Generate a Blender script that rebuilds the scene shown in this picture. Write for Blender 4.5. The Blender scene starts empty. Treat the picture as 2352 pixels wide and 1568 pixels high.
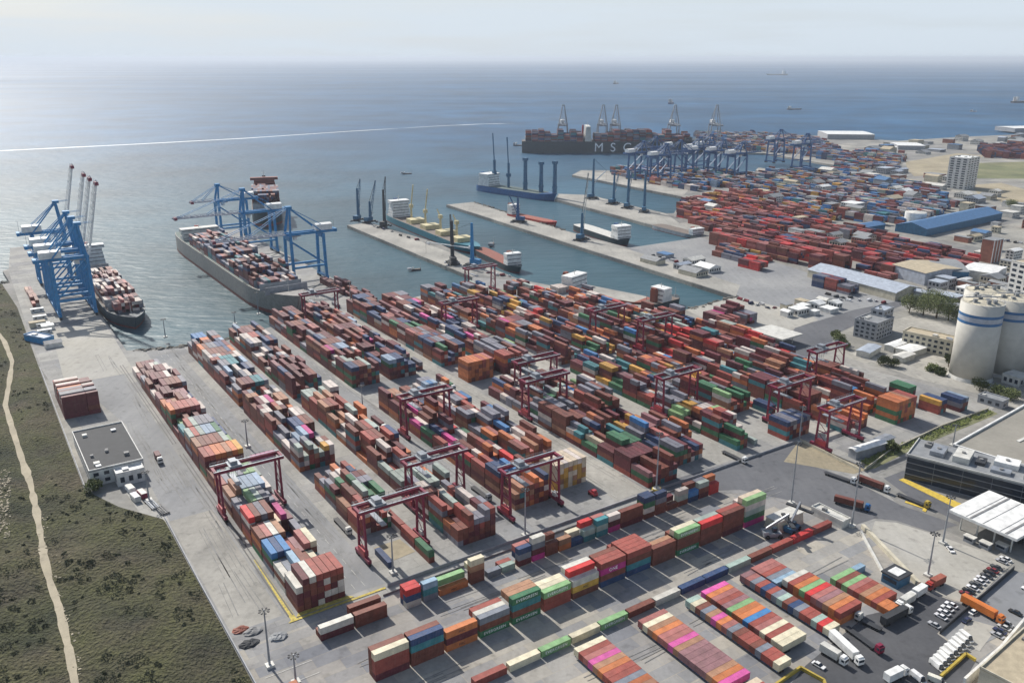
import bpy, bmesh, math, random
from mathutils import Vector, Matrix, noise
from mathutils.geometry import tessellate_polygon
R = math.radians
S = bpy.context.scene
C = S.collection
# ------------------------------------------------------------------ camera
H = 190.0; F = 1968.0; CX, CY, YH = 1176.0, 784.0, 132.0
PIT = math.atan((CY - YH) / F); CP, SP = math.cos(PIT), math.sin(PIT)
cd = bpy.data.cameras.new('camera'); cam = bpy.data.objects.new('camera', cd); C.objects.link(cam)
cam.location = (0, 0, H); cam.rotation_euler = (math.pi/2 - PIT, 0, 0)
cd.sensor_width = 36; cd.lens = 36 * F / 2352; cd.clip_start = 1; cd.clip_end = 400000
S.camera = cam
# ------------------------------------------------------------------ world, sun, exposure
SUN_EL, SUN_AZ = 41.0, -38.0
wd = bpy.data.worlds.new('World'); S.world = wd; wd.use_nodes = True
nt = wd.node_tree; N = nt.nodes; L = nt.links; N.clear()
out = N.new('ShaderNodeOutputWorld'); bg = N.new('ShaderNodeBackground'); bg.inputs[1].default_value = 0.10
sky = N.new('ShaderNodeTexSky'); sky.sky_type = 'NISHITA'; sky.sun_disc = False
sky.sun_elevation = R(SUN_EL); sky.sun_rotation = R(SUN_AZ); sky.air_density = 1.2; sky.dust_density = 2.0; sky.ozone_density = 1.5
tc = N.new('ShaderNodeTexCoord'); mp = N.new('ShaderNodeMapping'); mp.inputs['Scale'].default_value = (1.6, 1.6, 16)
ns = N.new('ShaderNodeTexNoise'); ns.inputs['Scale'].default_value = 2.2; ns.inputs['Detail'].default_value = 5
rp = N.new('ShaderNodeValToRGB'); rp.color_ramp.elements[0].position = 0.30; rp.color_ramp.elements[0].color = (0.78,)*3+(1,)
rp.color_ramp.elements[1].position = 0.58; rp.color_ramp.elements[1].color = (0.95,)*3+(1,)
sz = N.new('ShaderNodeSeparateXYZ'); L.new(tc.outputs['Generated'], sz.inputs[0])
el = N.new('ShaderNodeMapRange'); el.inputs[1].default_value = 0.05; el.inputs[2].default_value = 0.45; el.inputs[3].default_value = 1.0; el.inputs[4].default_value = 0.06
L.new(sz.outputs[2], el.inputs[0]); ml = N.new('ShaderNodeMath'); ml.operation = 'MULTIPLY'
mx = N.new('ShaderNodeMixRGB'); mx.inputs[2].default_value = (6.5, 7.35, 8.2, 1)
L.new(tc.outputs['Generated'], mp.inputs[0]); L.new(mp.outputs[0], ns.inputs['Vector']); L.new(ns.outputs[0], rp.inputs[0])
L.new(rp.outputs[0], ml.inputs[0]); L.new(el.outputs[0], ml.inputs[1]); L.new(ml.outputs[0], mx.inputs[0]); L.new(sky.outputs[0], mx.inputs[1]); L.new(mx.outputs[0], bg.inputs[0]); L.new(bg.outputs[0], out.inputs[0])
sd = bpy.data.lights.new('sun', 'SUN'); sd.energy = 4.9; sd.angle = R(0.6); sd.color = (1, 0.95, 0.87)
sun = bpy.data.objects.new('sun', sd); C.objects.link(sun)
e, a = R(SUN_EL), R(SUN_AZ)
sun.rotation_euler = Vector((math.sin(a)*math.cos(e), math.cos(a)*math.cos(e), math.sin(e))).to_track_quat('Z', 'Y').to_euler()
S.view_settings.view_transform = 'Standard'; S.view_settings.look = 'None'; S.view_settings.gamma = 1; S.view_settings.exposure = 0.10
S.render.engine = 'CYCLES'
# ------------------------------------------------------------------ ground frame
SEA = -3.6
def at(x, y, z=0.0):
    v = y - CY; d = v*CP + F*SP; k = (H - z) / d
    return Vector(((x-CX)*k, (F*CP - v*SP)*k, z))
def pj(p):
    dz = H - p[2]; zc = p[1]*CP + dz*SP; yc = dz*CP - p[1]*SP
    if zc < 1: return (-9999, -9999)
    return (CX + F*p[0]/zc, CY + F*yc/zc)
UX, UY = -0.552994, 0.833185; VX, VY = 0.833185, 0.552994
OX, OY = at(671, 1421)[:2]
def w(u, v, z=0.0): return Vector((OX + u*UX + v*VX, OY + u*UY + v*VY, z))
def uvof(p): X, Y = p[0]-OX, p[1]-OY; return X*UX+Y*UY, X*VX+Y*VY
AV = math.atan2(VY, VX)      # heading of the v axis
AU = AV + math.pi/2          # heading of the u axis
rnd = random.Random(7)
# ------------------------------------------------------------------ materials
def newmat(name):
    m = bpy.data.materials.new(name); m.use_nodes = True
    return m, m.node_tree.nodes, m.node_tree.links, m.node_tree.nodes['Principled BSDF']
def vary(n, l, scale, lo, hi, detail=4, vec=None):
    t = n.new('ShaderNodeTexNoise'); t.inputs['Scale'].default_value = scale; t.inputs['Detail'].default_value = detail
    if vec is None:
        g = n.new('ShaderNodeNewGeometry'); vec = g.outputs['Position']
    l.new(vec, t.inputs['Vector'])
    r = n.new('ShaderNodeMapRange'); r.inputs[1].default_value = 0.3; r.inputs[2].default_value = 0.7
    r.inputs[3].default_value = lo; r.inputs[4].default_value = hi; l.new(t.outputs[0], r.inputs[0])
    return r.outputs[0]
def mulc(n, l, c, f):
    m = n.new('ShaderNodeVectorMath'); m.operation = 'SCALE'
    if hasattr(c, 'links'): l.new(c, m.inputs[0])
    else: m.inputs[0].default_value = c[:3]
    l.new(f, m.inputs['Scale']); return m.outputs[0]
def M(name, col, rough=0.6, metal=0.0, var=0.18, scale=0.35):
    m, n, l, b = newmat(name)
    f = vary(n, l, scale, 1-var, 1+var); f2 = vary(n, l, scale*9, 1-var*.5, 1+var*.5, 2)
    l.new(mulc(n, l, mulc(n, l, col, f), f2), b.inputs['Base Color'])
    b.inputs['Roughness'].default_value = rough; b.inputs['Metallic'].default_value = metal
    return m
def ground_mat(name, col, col2, brick=None, var=0.16, rough=0.9, scale=0.05, stain=0.16):
    m, n, l, b = newmat(name)
    g = n.new('ShaderNodeNewGeometry')
    mp = n.new('ShaderNodeMapping'); mp.inputs['Rotation'].default_value = (0, 0, -AV); l.new(g.outputs['Position'], mp.inputs[0])
    if brick:
        t = n.new('ShaderNodeTexBrick'); t.offset = 0.37; t.inputs['Scale'].default_value = 1.0
        t.inputs['Brick Width'].default_value = brick[0]; t.inputs['Row Height'].default_value = brick[1]
        t.inputs['Mortar Size'].default_value = 0.12; t.inputs['Mortar Smooth'].default_value = 0.3; t.inputs['Bias'].default_value = brick[2]
        t.inputs['Color1'].default_value = (*col, 1); t.inputs['Color2'].default_value = (*col2, 1)
        t.inputs['Mortar'].default_value = (*[x*.85 for x in col], 1); l.new(mp.outputs[0], t.inputs['Vector']); c = t.outputs['Color']
        t2 = n.new('ShaderNodeTexBrick'); t2.offset = 0.21; t2.inputs['Scale'].default_value = 1.0
        t2.inputs['Brick Width'].default_value = brick[0]*2.7; t2.inputs['Row Height'].default_value = brick[1]*3.1
        t2.inputs['Mortar Size'].default_value = 0; t2.inputs['Color1'].default_value = (.80, .80, .83, 1); t2.inputs['Color2'].default_value = (1.15, 1.13, 1.08, 1)
        l.new(mp.outputs[0], t2.inputs['Vector'])
        mm = n.new('ShaderNodeMixRGB'); mm.blend_type = 'MULTIPLY'; mm.inputs[0].default_value = 1
        l.new(c, mm.inputs[1]); l.new(t2.outputs['Color'], mm.inputs[2]); c = mm.outputs[0]
    else:
        x = n.new('ShaderNodeMixRGB'); x.inputs[1].default_value = (*col, 1); x.inputs[2].default_value = (*col2, 1)
        l.new(vary(n, l, scale*.5, 0, 1, 5), x.inputs[0]); c = x.outputs[0]
    f = vary(n, l, scale, 1-var, 1+var, 6); f2 = vary(n, l, scale*14, 1-var*.5, 1+var*.5, 4)
    # tyre and drainage streaks along the lanes
    mp2 = n.new('ShaderNodeMapping'); mp2.inputs['Rotation'].default_value = (0, 0, -AV); mp2.inputs['Scale'].default_value = (0.30, 0.035, 1)
    l.new(g.outputs['Position'], mp2.inputs[0])
    f3 = vary(n, l, 1.0, 1-stain*.5, 1+stain*.3, 3, mp2.outputs[0])
    t5 = n.new('ShaderNodeTexNoise'); t5.inputs['Scale'].default_value = .22; t5.inputs['Detail'].default_value = 6; l.new(g.outputs['Position'], t5.inputs['Vector'])
    r5 = n.new('ShaderNodeMapRange'); r5.inputs[1].default_value = .58; r5.inputs[2].default_value = .70; r5.inputs[3].default_value = 1; r5.inputs[4].default_value = .76; l.new(t5.outputs[0], r5.inputs[0])
    l.new(mulc(n, l, mulc(n, l, mulc(n, l, mulc(n, l, c, f), f2), f3), r5.outputs[0]), b.inputs['Base Color'])
    b.inputs['Roughness'].default_value = rough
    return m
MT = {}
MT['concrete'] = ground_mat('yard_concrete', (.255, .255, .248), (.305, .302, .29), (9, 6, 0), .15)
MT['patchwork'] = ground_mat('patched_concrete', (.36, .335, .29), (.20, .21, .23), (12.6, 5.6, 0.0), .14)
MT['dry'] = ground_mat('pale_concrete', (.41, .39, .34), (.33, .32, .295), None, .12, scale=.04)
MT['lane'] = ground_mat('grey_lane', (.215, .222, .235), (.27, .27, .265), None, .10, scale=.025)
MT['asphalt'] = ground_mat('asphalt', (.060, .063, .072), (.085, .086, .092), None, .14, scale=.05)
MT['asphalt2'] = ground_mat('worn_asphalt', (.095, .10, .115), (.13, .132, .14), None, .12, scale=.03)
MT['earth'] = ground_mat('bare_earth', (.36, .31, .22), (.28, .24, .16), None, .25, scale=.03)
MT['field'] = ground_mat('dry_field', (.12, .14, .06), (.20, .19, .10), None, .25, scale=.02)
MT['city'] = ground_mat('built_ground', (.30, .29, .265), (.20, .20, .19), (31, 24, 0), .25, scale=.02)
MT['quay'] = ground_mat('quay_concrete', (.28, .272, .25), (.35, .335, .30), None, .18, scale=.03)
MT['quaywall'] = M('quay_wall', (.07, .07, .065), .9)
def scrub_mat():
    m, n, l, b = newmat('scrub')
    a1 = vary(n, l, .022, -.2, 1.2, 7); a2 = vary(n, l, .045, -.1, 1.1, 7); a3 = vary(n, l, .7, .6, 1.4, 4)
    x = n.new('ShaderNodeMixRGB'); x.inputs[1].default_value = (.016, .022, .008, 1); x.inputs[2].default_value = (.100, .080, .050, 1); l.new(a1, x.inputs[0])
    y = n.new('ShaderNodeMixRGB'); l.new(x.outputs[0], y.inputs[1]); y.inputs[2].default_value = (.070, .072, .024, 1)
    l.new(a2, y.inputs[0]); l.new(mulc(n, l, y.outputs[0], a3), b.inputs['Base Color']); b.inputs['Roughness'].default_value = .95
    bp = n.new('ShaderNodeBump'); bp.inputs['Strength'].default_value = 1.0; bp.inputs['Distance'].default_value = 1.4
    l.new(a3, bp.inputs['Height']); l.new(bp.outputs[0], b.inputs['Normal'])
    return m
MT['scrub'] = scrub_mat()
MT['path'] = ground_mat('dirt_path', (.40, .35, .26), (.33, .29, .21), None, .15, scale=.1)
def leaf_mat(name, c1, c2):
    m, n, l, b = newmat(name)
    x = n.new('ShaderNodeMixRGB'); x.inputs[1].default_value = (*c1, 1); x.inputs[2].default_value = (*c2, 1)
    l.new(vary(n, l, .5, 0, 1, 4), x.inputs[0]); l.new(x.outputs[0], b.inputs['Base Color']); b.inputs['Roughness'].default_value = .8
    return m
MT['leaf'] = leaf_mat('leaves', (.045, .07, .018), (.15, .17, .045))
MT['bush'] = leaf_mat('bush_leaves', (.030, .040, .013), (.070, .070, .030))
MT['bark'] = M('bark', (.10, .07, .045), .9)
def water_mat():
    m, n, l, b = newmat('sea_water')
    g = n.new('ShaderNodeNewGeometry')
    sx = n.new('ShaderNodeSeparateXYZ'); l.new(g.outputs['Position'], sx.inputs[0])
    # shallow teal inside the harbour, deeper blue outside
    r = n.new('ShaderNodeMapRange'); r.inputs[1].default_value = 550; r.inputs[2].default_value = 2600; r.interpolation_type = 'SMOOTHSTEP'
    l.new(sx.outputs[1], r.inputs[0])
    x = n.new('ShaderNodeMixRGB'); x.inputs[1].default_value = (.030, .078, .100, 1); x.inputs[2].default_value = (.014, .072, .155, 1); l.new(r.outputs[0], x.inputs[0])
    l.new(mulc(n, l, mulc(n, l, x.outputs[0], vary(n, l, .006, .7, 1.3, 5)), vary(n, l, .0011, .75, 1.3, 4)), b.inputs['Base Color'])
    mp = n.new('ShaderNodeMapping'); mp.inputs['Scale'].default_value = (.00022, .0011, 1); mp.inputs['Rotation'].default_value = (0, 0, .12)
    l.new(g.outputs['Position'], mp.inputs[0])
    rr = vary(n, l, 1.0, .38, .62, 7, mp.outputs[0])
    l.new(rr, b.inputs['Roughness'])
    b.inputs['IOR'].default_value = 1.33; b.inputs['Specular IOR Level'].default_value = .42
    mp2 = n.new('ShaderNodeMapping'); mp2.inputs['Scale'].default_value = (.05, .12, 1); mp2.inputs['Rotation'].default_value = (0, 0, .3)
    l.new(g.outputs['Position'], mp2.inputs[0])
    h = vary(n, l, 1.0, 0, 1, 6, mp2.outputs[0])
    bp = n.new('ShaderNodeBump'); bp.inputs['Strength'].default_value = .45; bp.inputs['Distance'].default_value = 1.4
    l.new(h, bp.inputs['Height']); l.new(bp.outputs[0], b.inputs['Normal'])
    return m
MT['water'] = water_mat()
for k, c, ro, me in [('blue', (.012, .20, .44), .5, 0), ('darkblue', (.02, .09, .23), .5, 0), ('crimson', (.20, .012, .042), .5, 0), ('crimson2', (.36, .03, .04), .5, 0),
    ('white', (.72, .72, .70), .5, 0), ('letterwhite', (.92, .92, .92), .5, 0), ('offwhite', (.55, .54, .50), .6, 0), ('steel', (.28, .30, .33), .45, .3), ('dark', (.035, .037, .042), .6, 0), ('rubber', (.02, .02, .02), .8, 0),
    ('red', (.38, .04, .03), .5, 0), ('rust', (.22, .06, .035), .7, 0), ('yellow', (.42, .31, .05), .6, 0), ('cream', (.55, .48, .28), .6, 0), ('hullgrey', (.235, .22, .205), .5, 0),
    ('hullred', (.20, .05, .04), .6, 0), ('hullblue', (.02, .11, .28), .5, 0), ('hulldark', (.022, .04, .05), .5, 0), ('hullteal', (.02, .16, .22), .5, 0), ('deck', (.16, .13, .11), .8, 0),
    ('deckgreen', (.10, .14, .13), .8, 0), ('deckred', (.30, .09, .06), .8, 0), ('glass', (.02, .03, .045), .12, 0), ('bluestrip', (.03, .13, .30), .5, 0), ('silo', (.50, .485, .44), .75, 0),
    ('roofgrey', (.22, .23, .24), .7, 0), ('roofdark', (.032, .035, .04), .8, 0), ('roofblue', (.06, .15, .30), .5, 0), ('roofsilver', (.42, .46, .52), .4, .2), ('rooftan', (.40, .34, .24), .8, 0),
    ('wallwhite', (.62, .61, .58), .7, 0), ('wallcream', (.50, .46, .36), .8, 0), ('wallgrey', (.30, .31, .33), .7, 0), ('wallblue', (.03, .13, .24), .6, 0), ('wallbrick', (.30, .12, .08), .8, 0),
    ('foam', (.75, .80, .82), .7, 0), ('orange', (.55, .16, .03), .5, 0), ('greenp', (.05, .22, .10), .5, 0), ('rock', (.16, .15, .13), .9, 0), ('grey', (.2, .2, .2), .7, 0), ('towerblue',(.03,.12,.22),.5,0), ('tarp',(.36,.39,.45),.6,0), ('darkhull',(.055,.075,.09),.6,0)]:
    MT[k] = M(k, c, ro, me)
MT['silo'] = M('silo', (.50, .485, .44), .75, 0, .07, .25)
# container paint: one colour per object (objects) or per face (mass)
PAL = {'r': ('brick red', (.31, .070, .052)), 'm': ('maroon', (.125, .020, .030)), 'b': ('rust brown', (.185, .055, .036)), 'o': ('orange', (.52, .17, .055)),
       'y': ('yellow', (.56, .33, .06)), 'w': ('cream white', (.58, .56, .50)), 'g': ('dark green', (.035, .165, .075)), 'G': ('light green', (.23, .42, .19)),
       't': ('teal', (.045, .22, .25)), 'l': ('pale blue', (.27, .40, .52)), 'B': ('blue', (.045, .19, .42)), 'n': ('navy blue', (.025, .06, .155)),
       'p': ('magenta', (.52, .035, .24)), 's': ('slate grey', (.19, .21, .25)), 'e': ('mint grey', (.33, .43, .38)), 'k': ('tan brown', (.36, .19, .11)),
       'v': ('dusty rose', (.36, .13, .115)), 'R': ('bright red', (.55, .035, .035)), 'P': ('bright pink', (.62, .10, .34)), 'c': ('pale cream', (.66, .60, .44)), 'f': ('faded mauve', (.26, .13, .14))}
def cont_mat(name, attr):
    m, n, l, b = newmat(name)
    if attr: a_ = n.new('ShaderNodeAttribute'); a_.attribute_name = 'col'; c = a_.outputs['Color']
    else: a_ = n.new('ShaderNodeObjectInfo'); c = a_.outputs['Color']
    f = vary(n, l, .45, .78, 1.2, 5); f2 = vary(n, l, 3.5, .9, 1.1, 3)
    c1 = mulc(n, l, mulc(n, l, c, f), f2)
    x = n.new('ShaderNodeMixRGB'); x.inputs[2].default_value = (.20, .13, .09, 1); l.new(c1, x.inputs[1]); l.new(vary(n, l, .9, -.30, .24, 6), x.inputs[0]); 
    l.new(x.outputs[0], b.inputs['Base Color']); b.inputs['Roughness'].default_value = .62
    return m
MT['cont'] = cont_mat('container_paint', False); MT['contmass'] = cont_mat('container_paint_mass', True)
# ------------------------------------------------------------------ mesh helpers
class MB:
    def __init__(s): s.v = []; s.f = []
    def box(s, x0, x1, y0, y1, z0, z1, m=None):
        k = len(s.v); P = [Vector(p) for p in ((x0,y0,z0),(x1,y0,z0),(x1,y1,z0),(x0,y1,z0),(x0,y0,z1),(x1,y0,z1),(x1,y1,z1),(x0,y1,z1))]
        s.v += [m @ p for p in P] if m else P
        s.f += [(k,k+3,k+2,k+1),(k+4,k+5,k+6,k+7),(k,k+1,k+5,k+4),(k+1,k+2,k+6,k+5),(k+2,k+3,k+7,k+6),(k+3,k,k+4,k+7)]; return s
    def bar(s, p, q, wd=.5, ht=None):
        p, q = Vector(p), Vector(q); d = q-p; ln = d.length
        if ln < 1e-6: return s
        m = Matrix.Translation(p) @ d.to_track_quat('X', 'Z').to_matrix().to_4x4(); h = (ht or wd)/2
        return s.box(0, ln, -wd/2, wd/2, -h, h, m)
    def tube(s, p, q, r0, r1=None, n=10, cap=True):
        r1 = r0 if r1 is None else r1; p, q = Vector(p), Vector(q)
        m = (q-p).to_track_quat('Z', 'Y').to_matrix(); k = len(s.v)
        for c, r in ((p, r0), (q, r1)):
            for i in range(n):
                a_ = 2*math.pi*i/n; s.v.append(c + m @ Vector((r*math.cos(a_), r*math.sin(a_), 0)))
        for i in range(n):
            j = (i+1) % n; s.f.append((k+i, k+j, k+n+j, k+n+i))
        if cap: s.f += [tuple(k+n-1-i for i in range(n)), tuple(k+n+i for i in range(n))]
        return s
    def poly(s, pts, z0, z1):
        k = len(s.v); n = len(pts)
        ar = sum(pts[i][0]*pts[(i+1)%n][1]-pts[(i+1)%n][0]*pts[i][1] for i in range(n))
        if ar < 0: pts = pts[::-1]
        s.v += [Vector((p[0], p[1], z1)) for p in pts] + [Vector((p[0], p[1], z0)) for p in pts]
        T = tessellate_polygon([[Vector((p[0], p[1], 0)) for p in pts]])
        for t in T:
            a_, b_, c_ = t; A, B, D = s.v[k+a_], s.v[k+b_], s.v[k+c_]
            if (B-A).cross(D-A).z < 0: t = (a_, c_, b_)
            s.f.append(tuple(k+i for i in t))
        if z1 > z0 + 1e-6:
            for i in range(n):
                j = (i+1) % n; s.f.append((k+i, k+n+i, k+n+j, k+j))
        return s
    def quad(s, a_, b_, c_, d_):
        k = len(s.v); s.v += [Vector(p) for p in (a_, b_, c_, d_)]; s.f.append((k, k+1, k+2, k+3)); return s
    def prism(s, prof, x0, x1):      # prof: list of (y,z) ccw seen from +x
        k = len(s.v); n = len(prof)
        s.v += [Vector((x0, y, z)) for y, z in prof] + [Vector((x1, y, z)) for y, z in prof]
        for i in range(n):
            j = (i+1) % n; s.f.append((k+i, k+j, k+n+j, k+n+i))
        s.f += [tuple(k+n-1-i for i in range(n)), tuple(k+n+i for i in range(n))]; return s
    def build(s, name, mat, parent=None, smooth=False):
        me = bpy.data.meshes.new(name); me.from_pydata([tuple(v) for v in s.v], [], s.f); me.materials.append(MT[mat] if isinstance(mat, str) else mat)
        if smooth:
            for p in me.polygons: p.use_smooth = True
        o = bpy.data.objects.new(name, me); C.objects.link(o)
        if parent: o.parent = parent
        return o
def tag(o, label=None, cat=None, group=None, kind=None):
    if label: o['label'] = label
    if cat: o['category'] = cat
    if group: o['group'] = group
    if kind: o['kind'] = kind
    return o
def empty(name, loc, rz=0.0):
    o = bpy.data.objects.new(name, None); C.objects.link(o); o.location = loc; o.rotation_euler = (0, 0, rz); o.empty_display_size = .5
    return o
KIDS = {}
def kids(o): return list(o.children)
def dup(root, loc, rz, label, group=None, sc=None):
    r = root.copy(); C.objects.link(r); r.location = loc; r.rotation_euler = (0, 0, rz); r['label'] = label
    if group: r['group'] = group
    if sc: r.scale = (sc,)*3
    for ch in kids(root):
        c = ch.copy(); C.objects.link(c); c.parent = r
        for g in kids(ch):
            d = g.copy(); C.objects.link(d); d.parent = c
    return r
ORD = ['first','second','third','fourth','fifth','sixth','seventh','eighth','ninth','tenth','eleventh','twelfth','thirteenth','fourteenth','fifteenth','sixteenth','seventeenth','eighteenth','nineteenth','twentieth']
ORD += ['twenty-'+o for o in ORD[:9]] + ['thirtieth'] + ['thirty-'+o for o in ORD[:9]]
def Dp(pts, z=0): return [tuple(at(x, y, z))[:2] for x, y in pts]
def struct(name, mb, mat): return tag(mb.build(name, mat), kind='structure')
ZS = [0.006]
def sheet(name, pts, z, mat, uv=False, kind='structure'):
    ZS[0] += .0035; z = ZS[0]
    P = [tuple(w(*p))[:2] for p in pts] if uv else Dp(pts)
    return tag(MB().poly(P, z, z).build(name, mat), kind=kind)
# ------------------------------------------------------------------ sea and land
K = 160000
struct('sea', MB().quad((-K, -2000, SEA), (K, -2000, SEA), (K, K, SEA), (-K, K, SEA)), 'water')
land = [(-2600, 3000), (-900, 900), (-100, 664), (0, 655), (22, 648), (6, 622), (48, 608)]
land = Dp(land) + [tuple(w(*p))[:2] for p in [(770, -28), (772, 9), (348, 9), (345, 12), (334, 46), (338, 90), (352, 120), (356, 157), (742, 157), (742, 204), (354, 205), (362, 240), (375, 300)]]
land += Dp([(1085, 637), (797, 517), (850, 511), (1010, 560), (1120, 612), (1195, 642), (1300, 662), (1480, 698), (1560, 716), (1600, 703), (1690, 681), (1025, 470), (1085, 464), (1300, 530), (1440, 568), (1500, 573), (1560, 556), (1606, 546),
             (1275, 457), (1283, 445), (1356, 448), (1451, 472), (1530, 490), (1548, 490), (1560, 470), (1568, 452), (1314, 402), (1335, 391), (1470, 392), (1640, 408), (1700, 412), (1800, 412), (1874, 410),
             (1735, 392), (1742, 385), (1880, 402), (1956, 386), (1758, 352), (1640, 349), (1590, 340), (1600, 306), (1750, 307), (1900, 313), (2062, 324), (2200, 315), (2352, 308), (3200, 300), (5200, 800), (5200, 3000)])
struct('land', MB().poly(land, -8, 0), 'city')
def rest(n): return n
# the terminal yard and its surfaces
yard = [tuple(w(*p))[:2] for p in [(-25, -21), (340, -44), (655, -38), (770, -27.5), (771, 8.5), (348, 8.5), (334, 46), (338, 90), (352, 120), (356, 157.5), (741, 157.5), (741, 203.5), (355, 204.5), (374, 300), (392, 312)]] + Dp([(1195, 643), (1480, 699), (1560, 717), (1790, 800), (2000, 850), (2290, 925), (2276, 945), (1985, 1068), (1990, 1085), (2060, 1155)])
yard += [tuple(w(*p))[:2] for p in [(-88, 240), (-230, 240), (-230, -21)]]
struct('yard_pavement', MB().poly(yard, .0045, .0045), 'concrete')
sheet('front_pavement', [(-6, -21), (-6, 172), (-30, 215), (-62, 225), (-230, 222), (-230, -21)], .009, 'patchwork', True)
sheet('quay_lane', [(2, -21), (2, -1.5), (345, -1.5), (345, -36), (215, -16), (148, -20)], .012, 'lane', True)
for i, (u0, u1) in enumerate([(4, 95)]):
    sheet('lane_slab', [(u0, -20.5), (u0, -2), (u1, -2), (u1, -20.5)], .016, 'quay', True)
for v0, v1, u0, u1 in [(22, 37, 2, 325), (97.6, 102, 0, 345), (92, 107, 2, 345), (152, 170, 2, 345), (217, 236, 2, 345), (285, 299, -10, 330), (319, 332, -16, 320)]:
    sheet('truck_lane', [(u0, v0), (u0, v1), (u1, v1), (u1, v0)], .014 if v0 != 97.6 else .018, 'quay' if v0 > 100 else 'lane', True)
sheet('quay_apron', [(300, -35), (300, 5), (430, 8), (430, -28)], .016, 'dry', True)
sheet('road', [(1480, 1120), (1830, 1017), (1862, 1068), (1950, 1098), (2070, 1160), (2200, 1205), (2140, 1222), (2060, 1195), (2010, 1190), (1968, 1204), (1820, 1150), (1700, 1124), (1560, 1130)], .022, 'asphalt2')
sheet('parking_road', [(1760, 1640), (1850, 1528), (1892, 1493), (1990, 1412), (2035, 1402), (2118, 1354), (2222, 1392), (2152, 1454), (2215, 1500), (2240, 1520), (2170, 1640)], .022, 'asphalt')
sheet('far_road', [(1835, 742), (1890, 733), (1980, 706), (2065, 678), (2140, 672), (2100, 690), (1990, 735), (1925, 765), (1900, 800), (1850, 820), (1790, 800)], .022, 'asphalt2')
sheet('right_road', [(1950, 812), (1970, 806), (2120, 850), (2300, 905), (2352, 925), (2352, 945), (2250, 905), (2100, 868)], .02, 'quay')
sheet('sand_lot', [(1832, 1017), (1848, 1010), (1990, 1078), (1962, 1088), (1870, 1072), (1800, 1060)], .026, 'earth')
sheet('grass_verge', [(1978, 1062), (2276, 942), (2292, 950), (2100, 1030), (2012, 1074), (1990, 1080)], .026, 'field')
sheet('sand_patch', [(27, 44), (27, 56), (15, 57), (14, 47)], .02, 'earth', True)
sheet('glass_forecourt', [(2030, 1098), (2075, 1080), (2210, 1170), (2205, 1200), (2100, 1150)], .03, 'asphalt2')
sheet('gate_apron', [(2010, 1196), (2060, 1200), (2140, 1225), (2330, 1290), (2225, 1390), (2120, 1352), (2000, 1225)], .03, 'dry')
sheet('car_park', [(2330, 1312), (2480, 1330), (2352, 1432), (2215, 1500), (2158, 1452)], .03, 'lane')
sheet('car_park_pad', [(2222, 1420), (2290, 1440), (2250, 1495), (2200, 1475)], .034, 'dry')
sheet('port_yard_far', [(1440, 570), (1610, 545), (1860, 628), (2070, 690), (1960, 712), (1870, 740), (1690, 682)], .01, 'lane')
sheet('port_yard_mid', [(1575, 712), (1692, 682), (1860, 722), (1880, 735), (1800, 762), (1700, 770)], .012, 'dry')
sheet('earth_slope', [(2080, 372), (2200, 352), (2260, 358), (2180, 400), (2100, 405), (2085, 392)], .02, 'earth')
sheet('green_field', [(2235, 375), (2480, 368), (2480, 412), (2240, 410)], .02, 'field')
sheet('quarry_ground', [(2230, 425), (2300, 420), (2480, 470), (2352, 478), (2250, 450)], .02, 'earth')
sheet('pier_deck', [(1085, 636), (799, 517), (850, 512), (1120, 612)], .01, 'quay')
sheet('middle_pier_deck', [(1690, 680), (1028, 470), (1085, 465), (1300, 531), (1500, 590), (1700, 655)], .01, 'quay')
sheet('outer_pier_deck', [(1604, 544), (1279, 457), (1285, 446), (1356, 449), (1451, 473), (1530, 491)], .01, 'quay')
sheet('far_pier_deck', [(1567, 451), (1316, 402), (1335, 392), (1600, 420)], .01, 'quay')
# painted markings and drains
mk = MB()
for v0, u0, u1 in [(-.6, 175, 318), (-.6, 2, 160), (1.0, 175, 318), (1.0, 2, 160)]:
    a_, b_ = w(u0, v0, .2), w(u1, v0, .2); mk.bar(a_, b_, .55, .04)
struct('drain_channel', mk, 'dark')
mk = MB()
mk.poly([tuple(w(*p))[:2] for p in [(-1.8, -2), (-1.8, 36), (-.6, 36), (-.6, 1.4), (45, 1.4), (45, .4), (-.6, -.6)]], .2, .2)
mk.poly([tuple(w(*p))[:2] for p in [(0, 1.5), (2, 3), (2, 22), (0, 24)]], .2, .2)
struct('yellow_line', mk, M('faded_yellow', (.45, .36, .08), .8, 0, .35, .8))
mk = MB()
mk.poly([tuple(at(x, y))[:2] for x, y in [(2064, 1102), (2076, 1098), (2215, 1160), (2205, 1172)]], .2, .2)
mk.poly([tuple(at(x, y))[:2] for x, y in [(2080, 1150), (2130, 1168), (2126, 1176), (2118, 1173), (2120, 1168), (2078, 1154)]], .2, .2)
struct('kerb_marking', mk, M('yellow_kerb', (.55, .40, .06), .8, 0, .2, .8))
mk = MB()
for v in (26, 30, 93, 105, 154, 168, 219, 233):
    for u in range(4, 330, 9): mk.bar(w(u, v, .2), w(u+4, v, .2), .16, .012)
for u in range(-60, -24, 7):
    mk.bar(w(u, -18, .2), w(u, -2, .2), .14, .012)
struct('lane_marking', mk, M('white_paint', (.55, .55, .52), .8, 0, .3, 1))
mb = MB(); r_ = random.Random(5)
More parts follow.
